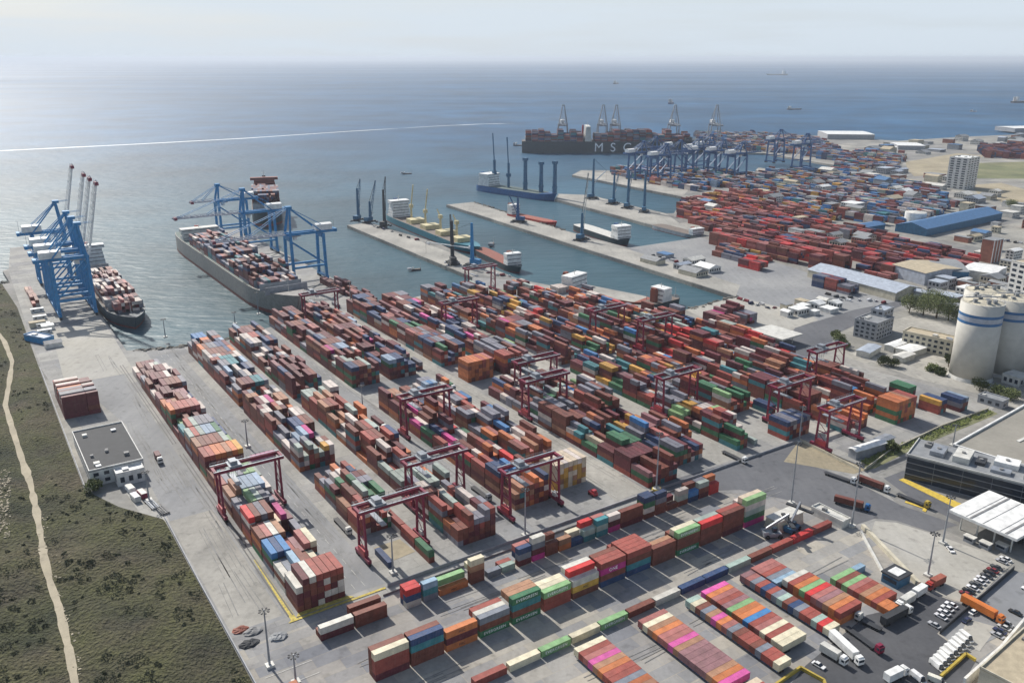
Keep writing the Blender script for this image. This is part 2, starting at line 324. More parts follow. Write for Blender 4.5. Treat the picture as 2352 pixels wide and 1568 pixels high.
for (va, vb_, ua, ub, nn) in [(-18, -3, 10, 320, 26), (23, 36, 5, 320, 30), (91, 108, 5, 330, 26), (152, 169, 5, 160, 16), (10, 200, -15, -6, 0)]:
    for _ in range(nn):
        u_, v_ = r_.uniform(ua, ub), r_.uniform(va, vb_); dl, dv = r_.uniform(15, 60), r_.uniform(-1.5, 1.5)
        for o_ in (0, 1.9): mb.bar(w(u_, v_+o_, .12), w(u_+dl, min(vb_, max(va, v_+o_+dv)), .12), r_.uniform(.18, .4), .01)
for _ in range(34):
    u_, v_ = r_.choice([-32, -56, -84, -25])+r_.uniform(-5, 5), r_.uniform(0, 190); dl = r_.uniform(10, 40)
    for o_ in (0, 1.9): mb.bar(w(u_+o_, v_, .12), w(u_+o_+r_.uniform(-1.5, 1.5), v_+dl, .12), r_.uniform(.18, .35), .01)
struct('tyre_marks', mb, M('tyre_rubber_marks', (.225, .222, .215), .9, 0, .25, .2))
# low walls
def wall(name, pts, h, t, mat, label, uv=True):
    mb = MB(); P = [w(*p) for p in pts] if uv else [at(*p) for p in pts]
    for p, q in zip(P, P[1:]): mb.bar(p+Vector((0, 0, h/2)), q+Vector((0, 0, h/2)), t, h)
    return tag(mb.build(name, mat), label, 'wall')
wall('boundary_wall', [(-1, 37), (-1, 160), (-2, 272)], 1.2, .3, 'wallgrey', 'low grey concrete wall along the near ends of the container blocks')
wall('boundary_wall', [(-5.5, 33), (-5.5, 130), (-5.5, 200)], .8, .3, 'grey', 'lower grey second kerb wall running parallel in front of the boundary wall')
wall('boundary_wall', [(-2.2, 273), (-22, 271), (-41, 269)], 1.6, .4, 'wallcream', 'cream wall stepping down beside the bare sand lot')
wall('boundary_wall', [(-42, 270.5), (-36, 300), (-33, 350), (-34, 396)], 1.5, .35, 'wallcream', 'pale wall following the green verge below the container field')
wall('quayside_wall', [(340, -44.5), (215, -45.5), (148, -46)], 1.2, .35, 'wallgrey', 'grey retaining wall between scrub and the quay lane by the dark-roofed building')
wall('quayside_wall', [(98, -21.5), (40, -21.8), (-60, -21.5)], 1.3, .35, 'wallgrey', 'grey retaining wall between dark scrub and the grey slab lane')
wall('gate_wall', [(-74, 224), (-112, 204.5)], 2.0, 1.4, 'wallcream', 'thick cream parapet running from the light mast toward the gate booth')
wall('gate_wall', [(-76, 220), (-104, 197)], 1.2, .8, 'offwhite', 'flaking white kerb wall beside the thick cream parapet')
wall('car_park_fence', [(-132.5, 184.5), (-126, 246)], 1.6, .3, 'dark', 'dark fence along the near car park edge')
wall('perimeter_wall', [(-152, 165), (-150, 190), (-146, 216)], 4, .8, 'wallwhite', 'white perimeter wall in the lower right corner beside a tan roof')
# ------------------------------------------------------------------ scrub land
PATH = [(-30, 730), (10, 784), (28, 830), (21, 880), (12, 930), (30, 990), (52, 1060), (70, 1110), (83, 1170), (92, 1220), (102, 1285), (116, 1340), (134, 1390), (146, 1440), (160, 1500), (172, 1568), (180, 1640)]
PW = [at(*p) for p in PATH]
def pdist(p):
    best = 1e9
    for a_, b_ in zip(PW, PW[1:]):
        d = b_-a_; t = max(0, min(1, (p-a_).dot(d)/d.length_squared)); best = min(best, (p-a_-d*t).length)
    return best
def vb(u):
    pts = [(-260, -22), (98, -22), (120, -36), (146, -46.5), (334, -45), (510, -43), (600, -47), (625, -60)]
    for (u0, v0), (u1, v1) in zip(pts, pts[1:]):
        if u <= u1: return v0 + (v1-v0)*max(0, (u-u0))/(u1-u0)
    return pts[-1][1]
def hgt(u, v):
    p = w(u, v); d = vb(u)-v; k = min(1, d/10); k *= max(0, min(1, (pdist(p)-3)/5))
    end = max(0, min(1, (622-u)/15))
    return .04 + end*k*(1.6 + 2.2*noise.noise(Vector((p.x*.02, p.y*.02, 3))) + 1.1*noise.noise(Vector((p.x*.08, p.y*.08, 7))) + .5*noise.noise(Vector((p.x*.3, p.y*.3, 1))))
mb = MB(); nu, nv = 300, 90
for i in range(nu+1):
    u = -200 + 822*i/nu
    for j in range(nv+1):
        v = vb(u) - 190*(j/nv)**1.1; p = w(u, v); mb.v.append(Vector((p.x, p.y, max(.04, hgt(u, v)))))
for i in range(nu):
    for j in range(nv):
        k = i*(nv+1)+j; mb.f.append((k, k+nv+1, k+nv+2, k+1))
scrub = struct('scrubland', mb, 'scrub')
for p in scrub.data.polygons: p.use_smooth = True
mb = MB(); prev = None
for i in range(len(PW)-1):
    for t in range(6):
        q = PW[i].lerp(PW[i+1], t/6); d = (PW[i+1]-PW[i]).normalized(); s = Vector((-d.y, d.x, 0)); wd_ = 1.35 + .7*noise.noise(Vector((q.x*.1, q.y*.1, 0))) + .5*noise.noise(Vector((q.x*.5, q.y*.5, 0)))
        a_, b_ = q+s*wd_+Vector((0, 0, .10)), q-s*wd_+Vector((0, 0, .10))
        if prev: mb.quad(prev[0], prev[1], b_, a_)
        prev = (a_, b_)
struct('dirt_path', mb, 'path')
# bushes: countless clumps on the scrub
def clump(mb, c, r, n, q=.35, rr=rnd):
    for _ in range(n):
        d = Vector((rr.gauss(0, 1), rr.gauss(0, 1), abs(rr.gauss(0, .8)))).normalized()*r*(.55+.5*rr.random())
        p = c + Vector((d.x, d.y, d.z*.7)); a_ = Vector((rr.uniform(-1, 1), rr.uniform(-1, 1), rr.uniform(-.5, .5))).normalized()*q*rr.uniform(.6, 1.4)
        b_ = a_.orthogonal().normalized()*q*rr.uniform(.5, 1.1); mb.quad(p-a_, p-b_, p+a_, p+b_)
mb = MB()
for i in range(2600):
    u = rnd.uniform(-60, 600); v = vb(u) - rnd.uniform(1.5, 130); p = w(u, v); x, y = pj(p)
    if x < -40 or y > 1620 or pdist(p) < 3.2: continue
    nz = noise.noise(Vector((p.x*.025, p.y*.025, 11)))
    if nz + rnd.uniform(-.3, .3) < (-.12 if u < 120 else .08): continue
    r = rnd.choice([.5, .7, .9, 1.2, 1.6, 2.4])*(1.2 if u < 110 else .7)
    clump(mb, p+Vector((0, 0, max(0, hgt(u, v))+.1)), r, int(16+14*r), .34)
tag(mb.build('bushes', 'bush'), kind='stuff')
# pale stones along the shore slope and by the path
mb = MB()
for i in range(320):
    x, y = (rnd.uniform(-5, 26), rnd.uniform(1080, 1240)) if i < 260 else (rnd.uniform(95, 150), rnd.uniform(1180, 1560))
    if i >= 260: x = 92+(y-1180)*.24 + rnd.gauss(5, 7)
    p = at(x, y); u, v = uvof(p); z = max(.05, hgt(u, v)); r = rnd.uniform(.12, .5)
    mb.box(-r, r, -r*.7, r*.7, -r*.3, r*.5, Matrix.Translation((p.x, p.y, z)) @ Matrix.Rotation(rnd.random()*6, 4, 'Z') @ Matrix.Rotation(rnd.uniform(-.5, .5), 4, 'X'))
tag(mb.build('stones', 'path'), kind='stuff')
# rubble revetment at the water's edge
mb = MB()
def rubble(a_, b_, n, zz=-.6):
    for _ in range(n):
        t = rnd.random(); p = a_.lerp(b_, t)+Vector((rnd.gauss(0, 1.4), rnd.gauss(0, 1.4), 0)); r = rnd.uniform(.5, 1.5)
        mb.box(-r, r, -r*.8, r*.8, -r*.6, r*.6, Matrix.Translation((p.x, p.y, zz+rnd.uniform(-1, .8))) @ Matrix.Rotation(rnd.random()*6, 4, 'Z') @ Matrix.Rotation(rnd.uniform(-.6, .6), 4, 'X'))
rubble(w(336, 40), w(336, 90), 200); rubble(at(-60, 660), at(22, 648), 60); rubble(w(345, 12), w(334, 46), 90)
rubble(at(1088, 464), at(1300, 530), 260); rubble(at(1560, 716), at(1690, 681), 120)
tag(mb.build('shore_rocks', 'rock'), kind='stuff')
# wake of a boat far out
mb = MB(); wk = [(-120, 352), (0, 346.5), (300, 332), (560, 318), (800, 302), (1000, 290), (1110, 285), (1180, 284)]
for i in range(len(wk)-1):
    for t in range(5):
        x0, y0 = [wk[i][k]+(wk[i+1][k]-wk[i][k])*t/5 for k in (0, 1)]; x1, y1 = [wk[i][k]+(wk[i+1][k]-wk[i][k])*(t+1)/5 for k in (0, 1)]
        h = lambda x: max(.2, .85*(1-x/1250))+.35*noise.noise(Vector((x*.02, 0, 0)))
        mb.quad(at(x0, y0+h(x0), SEA+.05), at(x1, y1+h(x1), SEA+.05), at(x1, y1-h(x1), SEA+.05), at(x0, y0-h(x0), SEA+.05))
tag(mb.build('boat_wake', 'foam'), kind='stuff')
# ------------------------------------------------------------------ containers
CW, CH = 2.44, 2.59
def cont_mesh(Ln, door):
    mb = MB(); hx, hy = Ln/2, CW/2
    if door:
        mb.box(-hx+.02, -hx+.07, -hy+.13, -.01, .16, CH-.13); mb.box(-hx+.02, -hx+.07, .01, hy-.13, .16, CH-.13)
        for y in (-.85, -.35, .35, .85): mb.tube((-hx-.01, y, .2), (-hx-.01, y, CH-.18), .035, n=6)
        for y in (-.6, .6): mb.box(-hx-.03, -hx+.02, y-.2, y+.2, 1.05, 1.12)
    else:
        n = int(Ln/.56); s = (Ln-.3)/n
        for sy in (-1, 1):
            for i in range(n):
                x = -hx+.15+i*s; yo, yi = sy*(hy-.02), sy*(hy-.07); P = [(x, yi), (x+s*.2, yo), (x+s*.5, yo), (x+s*.7, yi), (x+s, yi)]
                for (xa, ya), (xb, yb) in zip(P, P[1:]):
                    q = [(xa, ya, .1), (xb, yb, .1), (xb, yb, CH-.1), (xa, ya, CH-.1)]; mb.quad(*(q if sy < 0 else q[::-1]))
        mb.box(-hx+.08, hx-.04, -hy+.09, hy-.09, .02, CH-.03)
        for i in range(int(n*.5)):
            x = -hx+.5+i*s*2; mb.box(x, x+s*.9, -hy+.12, hy-.12, CH-.05, CH-.012)
        for x in (-hx, hx-.15):
            for y in (-hy, hy-.13): mb.box(x, x+.15, y, y+.13, 0, CH)
            for z in (.0, CH-.12): mb.box(x+.003, x+.145, -hy+.12, hy-.12, z, z+.12)
        for y in (-hy+.003, hy-.11):
            for z in (.003, CH-.115): mb.box(-hx+.14, hx-.14, y, y+.105, z, z+.11)
    o = mb.build('door' if door else 'container', 'cont'); me = o.data; bpy.data.objects.remove(o); return me
CM = {40: (cont_mesh(12.19, 0), cont_mesh(12.19, 1)), 20: (cont_mesh(6.06, 0), cont_mesh(6.06, 1))}
CL = []   # every container: (centre, heading, length, colour key, label or None)
STACKED = {}
def cont(p, ang, ln, col, label=None, rank=0): CL.append((Vector(p), ang, ln, col, label, rank))
def wordcol(c): return PAL[c][0]
TIER = ['ground level', 'second tier', 'third tier', 'fourth tier', 'fifth tier', 'sixth tier']
DPN = ['front column'] + [o + ' column back' for o in ORD[1:]]
def vrow(ufront, items, phrase, z0=0.0):
    """stacks with their long side facing the camera; items: (v0, feet, [front column, next column behind, ...]) bottom->top colours"""
    for si, (v0, ln, cols) in enumerate(items):
        Ls = 12.19 if ln == 40 else 6.06
        for di, col in enumerate(cols):
            for ti, c in enumerate(col):
                vis = ti == len(col)-1 or di == 0 or ti >= len(cols[di-1]) or si == 0 or ti >= len(items[si-1][2][min(di, len(items[si-1][2])-1)])
                if not vis: continue
                dp = DPN[di]
                lab = f'{wordcol(c)} container, {TIER[ti]}, {dp}, {ORD[si]} stack from left, {phrase}'
                cont(w(ufront + di*2.52 + CW/2, v0+Ls/2, z0+ti*CH), AV, ln, c, lab)
def field(v0, ln, u0, cols, phrase, z0=1.25, step=2.5, tiers=1):
    Ls = 12.19 if ln == 40 else 6.06
    for i, c in enumerate(cols):
        if c == '.': continue
        for t in range(tiers):
            cont(w(u0 - i*step - CW/2, v0+Ls/2, z0+t*CH), AV, ln, c if t == tiers-1 else rnd.choice('bro'), f'{wordcol(c)} container{"" if tiers == 1 else (" on top" if t else " underneath")}, {ORD[i]} from far end, {phrase}')
            if z0 > .5 and t == 0: TRAIL.append((u0 - i*step - CW/2, v0+Ls/2, ln, phrase, i))
TRAIL = []
# -- trailer fields at the bottom right (positions read off the ground grid)
field(71, 40, -72, 'crvPkorrsokrvo', 'leftmost trailer row')
field(98.7, 40, -72.5, 'vckovvPkfffffkoP.cr', 'long pink-striped trailer row')
field(121, 20, -73, 'ecbskPovsbrrbsrrc', 'left short-box trailer line')
field(129.5, 40, -72.4, 'PovrfGooBrvcrcc'[:15], 'pink-headed trailer row')
field(149.5, 20, -73, 'fvsrnrsebnsrreRc', 'right short-box trailer line')
field(156.5, 40, -72, 'vvrsl', 'small rose trailer group')
field(159, 40, -85, 'wroGRvfkor', 'white-headed double-height row', 0, 2.55, 2)
field(178.3, 40, -92, 'GbGvrkor', 'green-headed row farthest right', 0, 2.5)
field(178.3, 20, -111.8, 'oo', 'orange pair ending right row', 0, 2.5)
cont(w(-93.2, 193.6, 0), AV, 20, 'l', 'pale blue short container at the far corner beside the green-headed row')
# -- single-height line (row with navy pair)
vrow(-66.3, [(36, 40, ['r']), (49.3, 40, ['c']), (62, 40, ['G']), (74.8, 40, ['c']), (87.5, 40, ['G']), (100.3, 40, ['b']), (113, 40, ['w']), (126, 40, ['n']), (138.5, 40, ['n']), (151.2, 40, ['e']), (163.8, 40, ['b']), (176.4, 40, ['r']), (189, 40, ['R']), (201.5, 40, ['r'])], 'long single-height line')
# -- tall middle row
vrow(-46.3, [(11, 40, ['mrrc', 'bbbb']), (23.9, 40, ['bbtn', 'bbnb', 'bbb']), (37, 40, ['omo']), (50.2, 40, ['gbs', 'mbw', 'bbr']), (63.6, 40, ['gbtg', 'bnbk', 'bmbk']), (77.2, 40, ['rrG', 'brc', 'mmc']), (90.2, 40, ['byw', 'byyR', 'bbbw']),
     (103.4, 40, ['nbpr', 'bbmr', 'mbbb']), (116.4, 40, ['ntbr', 'bbbr', 'bmbr', 'bbbr', 'bbr']), (129.6, 40, ['bbb', 'bbk']), (142.8, 40, ['gbbG', 'bbbc', 'brb']), (155.8, 40, ['bbbR', 'brbe']), (168.8, 40, ['mbbb', 'bbbr']), (182, 40, ['pgewG', 'bbewc', 'gbbw'])], 'tall front row')
vrow(-17.5, [(4, 40, ['mw', 'b']), (16.8, 40, ['bb', '', 'mb']), (36.6, 20, ['wnR', 'nRR']), (43.6, 20, ['st' 'l', 'tl']), (50.4, 40, ['o', 'oG']), (63.8, 20, ['bbkc', 'bbc']), (71.4, 20, ['s']), (77.9, 20, ['e', 'r']), (85.6, 20, ['msn', 'bnv']), (92.2, 20, ['pmsw', 'bbv']), (98.8, 20, ['bb', 'mbb']), (105.4, 20, ['ok', 'b']), (111.6, 20, ['n', 'nc']),
     (118, 20, ['te', 'tmR']), (124.8, 20, ['tet', 'mnv']), (131.4, 20, ['pmw']), (138, 40, ['mbb', 'bm']), (151, 20, ['bwgn', 'rbgn']), (157.8, 20, ['bbsn']), (164.4, 20, ['b', 'rm']), (171, 20, ['bew']), (177.6, 20, ['nB', 'rbb']), (184, 20, ['mbe', 'bbs']), (190.6, 20, ['RR', 'bro'])], 'row beside boundary wall')
vrow(-60, [(-9, 20, ['o'])], 'lower left corner')
cont(w(-40, -12, 0), AU, 40, 'o', 'orange container standing alone near the lower left retaining wall')
cont(w(-49, -5, 0), AU, 40, 'w', 'white container lying beside a red one at the lower left corner')
cont(w(-51, -1.8, 0), AU, 40, 'r', 'brick red container lying beside a white one at the lower left corner')
# -- blocks, long side along u
def block(name, v0, u0, bays, phrase, pitch=12.75, low=None):
    """bays: list of (colours, heights) near end first; '' leaves a gap"""
    for bi, bay in enumerate(bays):
        if not bay: continue
        tops, hs = bay[:2]; near = bays[bi-1][1] if bi and bays[bi-1] else '0'*7
        two = len(bay) > 2
        for ci, (c, h) in enumerate(zip(tops, hs)):
            h = int(h)
            for t in range(h):
                ln_, rn_ = (int(hs[ci-1]) if ci else 0), (int(hs[ci+1]) if ci+1 < len(hs) else 0)
                nn = int(near[ci]) if ci < len(near) else 0
                if not (t == h-1 or t >= ln_ or t >= rn_ or t >= nn): continue
                cc = c if t == h-1 else rnd.choice(low) if low else rnd.choice('mbmbwmbrwmbb' if phrase and bi < 2 else 'rbmbwmrbbsgkormtbm')
                lab = f'{wordcol(cc)} container, {TIER[t]}, {ORD[ci]} column, {ORD[bi]} bay, {phrase}' if phrase else None
                v = v0 + ci*2.62 + CW/2
                if two:
                    cont(w(u0+bi*pitch+3.05, v, t*CH), AU, 20, cc, lab and 'short ' + lab); cont(w(u0+bi*pitch+9.25, v, t*CH), AU, 20, rnd.choice('rbmosw') if t == h-1 else cc)
                else: cont(w(u0+bi*pitch+6.1, v, t*CH), AU, 40, cc, lab)
B1 = [('wmwrrrr', '4555555'), ('wslbbcw', '3344332'), ('BnBrfvc', '4443344'), ('bvwkrns', '4444113'), ('Rbsbcpf', '5555343', 1)[:2], ('ssGessf', '4455543'), ('kkllllw', '4555554'), ('vsesGGe', '4455554'), ('btmwkrb', '3333333'),
      ('rrookoy', '5555555'), ('kbbbbeG', '5555554'), ('erellgn', '5555554'), ('tresssn', '4555554'), ('mGbwmpn', '2343432'), ('orrrvvw', '5555554'), ('ovkbfws', '4445543'), ('fmmfffn', '4554443'), ('wmmbbbs', '3455555'), ('bmmmwmm', '4555545'), ('sbmmmww', '3445554'), ('mmmwebm', '2344422'), ('wbmmmsw', '2333331')]
block('b1', 3, 2, B1, 'block beside quay lane', 13.4)
def rblock(v0, ncol, u0, u1, hm, pal, seed, gaps=(), amp=1.4, pitch=12.75, phrase=None, sg=.95):
    r = random.Random(seed); bays = []; prev = None; n = int((u1-u0)/pitch)
    for i in range(n):
        u = u0+i*pitch
        if any(a_ <= u < b_ for a_, b_ in gaps): bays.append(None); continue
        base = hm + .55 + amp*noise.noise(Vector((i*.45, seed*3.1, 0)))*1.6; cs = hs = ''
        for j in range(ncol):
            c = prev if prev and r.random() < .5 else r.choice(pal); prev = c
            h = int(max(0, min(5, round(base + r.gauss(0, sg)))))
            if r.random() < .10: h = max(0, h-2)
            cs += c; hs += str(h)
        bays.append((cs, hs, 1) if r.random() < .18 else (cs, hs))
    block('', v0, u0, bays, phrase, pitch)
PM = 'mmmmmmmmbbbrfvsnnsntelpw'; PX = 'rrbbbbbmmmmmosswlBnnntgGeycvfs'; PO = 'oorrrbbbbkmmmmvwsBnngseyRt'; PD = 'mmmmmmbbbrvfsnngnws'
rblock(43, 7, 108, 205, 4.1, 'ssbbmoyerwlfnkp', 11); rblock(43, 7, 38, 96, 3.5, 'sgewmbbrkn', 12); rblock(43.2, 7, 206, 332, 4.2, 'nBmbsrowlt', 13, amp=2)
rblock(73, 7, 8, 190, 3.0, 'bbrrwwseommknG', 14); rblock(73, 7, 200, 330, 4.3, PM, 15)
block('x', 57.5, 4, [('g', '2'), ('r', '2'), ('r', '2'), ('r', '2')], None); block('x', 42.5, 10, [('n', '1')], None)
rblock(109, 7, 20, 172, 3.0, 'rrbbokmwgBnvpR', 16); rblock(109, 7, 197, 352, 4.2, PM, 17, amp=2)
rblock(134, 7, 52, 172, 2.7, 'rrbowkmwBnvls', 18); rblock(134, 7, 197, 352, 4.0, PM, 19)
block('y', 134, 24.5, [('ccwccwc', '5555555')], None, low='yykyc')
rblock(172, 7, 3, 148, 3.0, PX, 20, amp=2); block('o', 172, 166, [('oooorov', '5555555')], None, low='ooobr'); rblock(172, 7, 200, 355, 4.4, PD, 21)
rblock(198, 7, 12, 150, 2.7, PX, 22, amp=2); rblock(198, 7, 165, 352, 3.9, PD+'P', 23)
rblock(236.5, 7, 8, 150, 3.0, PX, 24, amp=2); rblock(236.5, 7, 160, 356, 3.6, PM+'oo', 25)
rblock(266, 7, 42, 150, 2.9, PX, 26, amp=2); block('d', 267, 2, [('nssnsns', '4444444')], None); rblock(266, 7, 160, 360, 3.4, PO, 27)
rblock(300, 7, 20, 150, 3.0, PO, 28, amp=2); rblock(300, 7, -10, 18, 2.0, 'ooorrw', 29); rblock(300, 7, 158, 330, 3.6, PO+'mm', 30)
rblock(333, 7, 0, 290, 2.9, PO, 31, amp=2); block('oo', 333, -17, [('ooookrr', '5555555')], None, low='oobgr')
rblock(219, 3, 30, 340, 1.0, PX, 41, gaps=((60, 90), (130, 170), (210, 240)), amp=2.2); rblock(287, 3, 30, 330, .9, PX, 42, gaps=((50, 70), (100, 140), (190, 230)), amp=2.2); rblock(320, 3, 40, 300, 1.1, PO, 43, gaps=((90, 120), (200, 220)), amp=2.2); rblock(155, 2, 190, 330, 1.1, PD, 44, gaps=((230, 250),), amp=2)
rblock(356, 6, 30, 225, 2.6, PO, 32, amp=2.2)
block('gg', 364, -4, [('ggg', '444')], None); block('gg', 366, -22, [('ynn', '333')], None); block('gg', 379, -27, [('nnl', '333')], None)
block('ms', 187, 176, [('oroor', '33333')], None)
# left quay cluster, long side facing the camera
LCa = ['mmmmm', 'mmmw', 'mmmms', 'mmmms', 'mbmwm', 'mmbms', 'mmbmo', 'mbmR', 'mmbmm', 'mbmbw', 'mmme', 'mwmmb', 'bmebw', 'mwmm', 'rmmm', 'mmbR']; LCb = ['mbmmm', 'mmmm', 'bmmms', 'mmbbs', 'mmmw', 'mmmbm', 'bbmmw', 'mmwm', 'bbbbm', 'mmbm', 'mbmm', 'bmew', 'wbmm', 'bmmm', 'mmm', 'wmm']
vrow(241, [(-42.6, 40, LCa), (-30.2, 20, LCb)], 'left quay cluster')
cont(w(133, 33, 0), AV, 40, 'p', None)
# red stacks and scatter along the big pier and far yards
def mass(poly_, pal, hm, seed, dens=.8, ang=0, rows=5, small=.1, zx=0):
    P = Dp(poly_); r = random.Random(seed); n = len(P)
    def inside(x, y):
        c = False
        for i in range(n):
            (x0, y0), (x1, y1) = P[i], P[(i+1) % n]
            if (y0 > y) != (y1 > y) and x < (x1-x0)*(y-y0)/(y1-y0)+x0: c = not c
        return c
    UV = [uvof(p) for p in P]; u0, u1 = min(p[0] for p in UV), max(p[0] for p in UV); v0, v1 = min(p[1] for p in UV), max(p[1] for p in UV)
    v = v0
    while v < v1:
        u = u0
        while u < u1:
            p = w(u+6, v+7)
            if inside(p.x, p.y) and noise.noise(Vector((u*.012, v*.012, seed)))*.5+.5 < dens and r.random() < .93:
                hb = max(1, min(5, hm + 1.8*noise.noise(Vector((u*.03, v*.03, seed+5))))); k = r.choice(pal)
                for j in range(rows):
                    h = int(max(1, min(6, round(hb+r.gauss(0, .4))))); c = k if r.random() < .55 else r.choice(pal)
                    for t in range(h):
                        if t == h-1 or j == 0 or (t >= h-2) or r.random() < .3: CL.append((w(u+6, v+j*2.7, t*CH), AU, 40, c if t == h-1 or r.random() < .6 else r.choice(pal), None, 1))
            u += 12.9
        v += rows*2.7 + (5 if r.random() < .7 else 11)
MIX = 'rbbmmvnnBBBtlwwysesskfnnBl'; RED = 'rrRrrmmmmbbbvvRnb'
mass([(1650, 540), (1760, 560), (1950, 610), (1925, 622), (1800, 600), (1640, 562)], RED, 5.5, 51, 1.2)
mass([(1660, 510), (1800, 500), (2060, 560), (2150, 575), (2150, 640), (2040, 640), (1960, 600), (1760, 555)], RED+'msn', 3.4, 52, .9)
mass([(1570, 470), (1700, 440), (1800, 450), (1900, 500), (1900, 525), (1750, 535), (1620, 530), (1565, 495)], RED+'rrsooyw', 3.2, 53, .85)
mass([(1600, 425), (1760, 400), (1930, 395), (2100, 420), (2160, 450), (2200, 480), (2060, 520), (1880, 500), (1740, 440)], MIX, 3.3, 54, .85)
mass([(1390, 396), (1500, 385), (1680, 400), (1700, 420), (1600, 440), (1520, 425)], MIX+'Bll', 3.0, 55, .75)
mass([(1600, 312), (1740, 312), (1880, 325), (1950, 360), (1960, 378), (1830, 355), (1700, 345), (1620, 342)], MIX+'nns', 4.0, 56, .8)
mass([(1960, 350), (2080, 350), (2060, 400), (1960, 400), (1890, 402)], MIX, 2.6, 57, .6)
mass([(2250, 340), (2400, 335), (2400, 368), (2260, 362)], 'rmmbbmnn', 4.5, 58, 1)
mass([(1876, 640), (1925, 650), (1975, 668), (1960, 676), (1880, 660)], 'nssnmsr', 3.4, 59, 1.2)
mass([(1590, 575), (1660, 570), (1700, 580), (1820, 590), (1800, 605), (1700, 600)], 'rnskeybm', 2.4, 60, .55)
mass([(1640, 735), (1700, 722), (1745, 735), (1730, 760), (1660, 752)], 'mmmvsfpb', 3.6, 61, 1.1)
mass([(1720, 600), (1790, 612), (1790, 625), (1700, 612)], 'rmRbR', 2.6, 62, .8)
mass([(1960, 600), (2060, 625), (2090, 655), (1990, 640)], RED, 3, 63, .8)
mass([(2080, 560), (2200, 590), (2260, 610), (2240, 625), (2100, 600)], RED, 3, 64, .8)
r_ = random.Random(65)
for k in range(7):
    for j in range(5):
        for t in range(r_.choice([0, 1, 2, 2, 3])): cont(w(366+k*13.2, 190+j*2.7, t*CH), AU, 40, r_.choice('mmbmvmf'))
for k in range(6):
    if r_.random() < .6: cont(w(372+k*13, 166+r_.uniform(-2, 8), 0), AU, 40, r_.choice('mbns'))
mass([(1210, 650), (1300, 668), (1330, 690), (1200, 665)], 'wcwwvmr', 1.5, 66, .7)
mass([(48, 640), (75, 640), (110, 700), (80, 700)], 'rwmbkbr', 1.2, 67, .6, rows=2)
mass([(100, 700), (112, 700), (135, 760), (118, 760)], 'kbrkk', 1.0, 68, .6, rows=1)
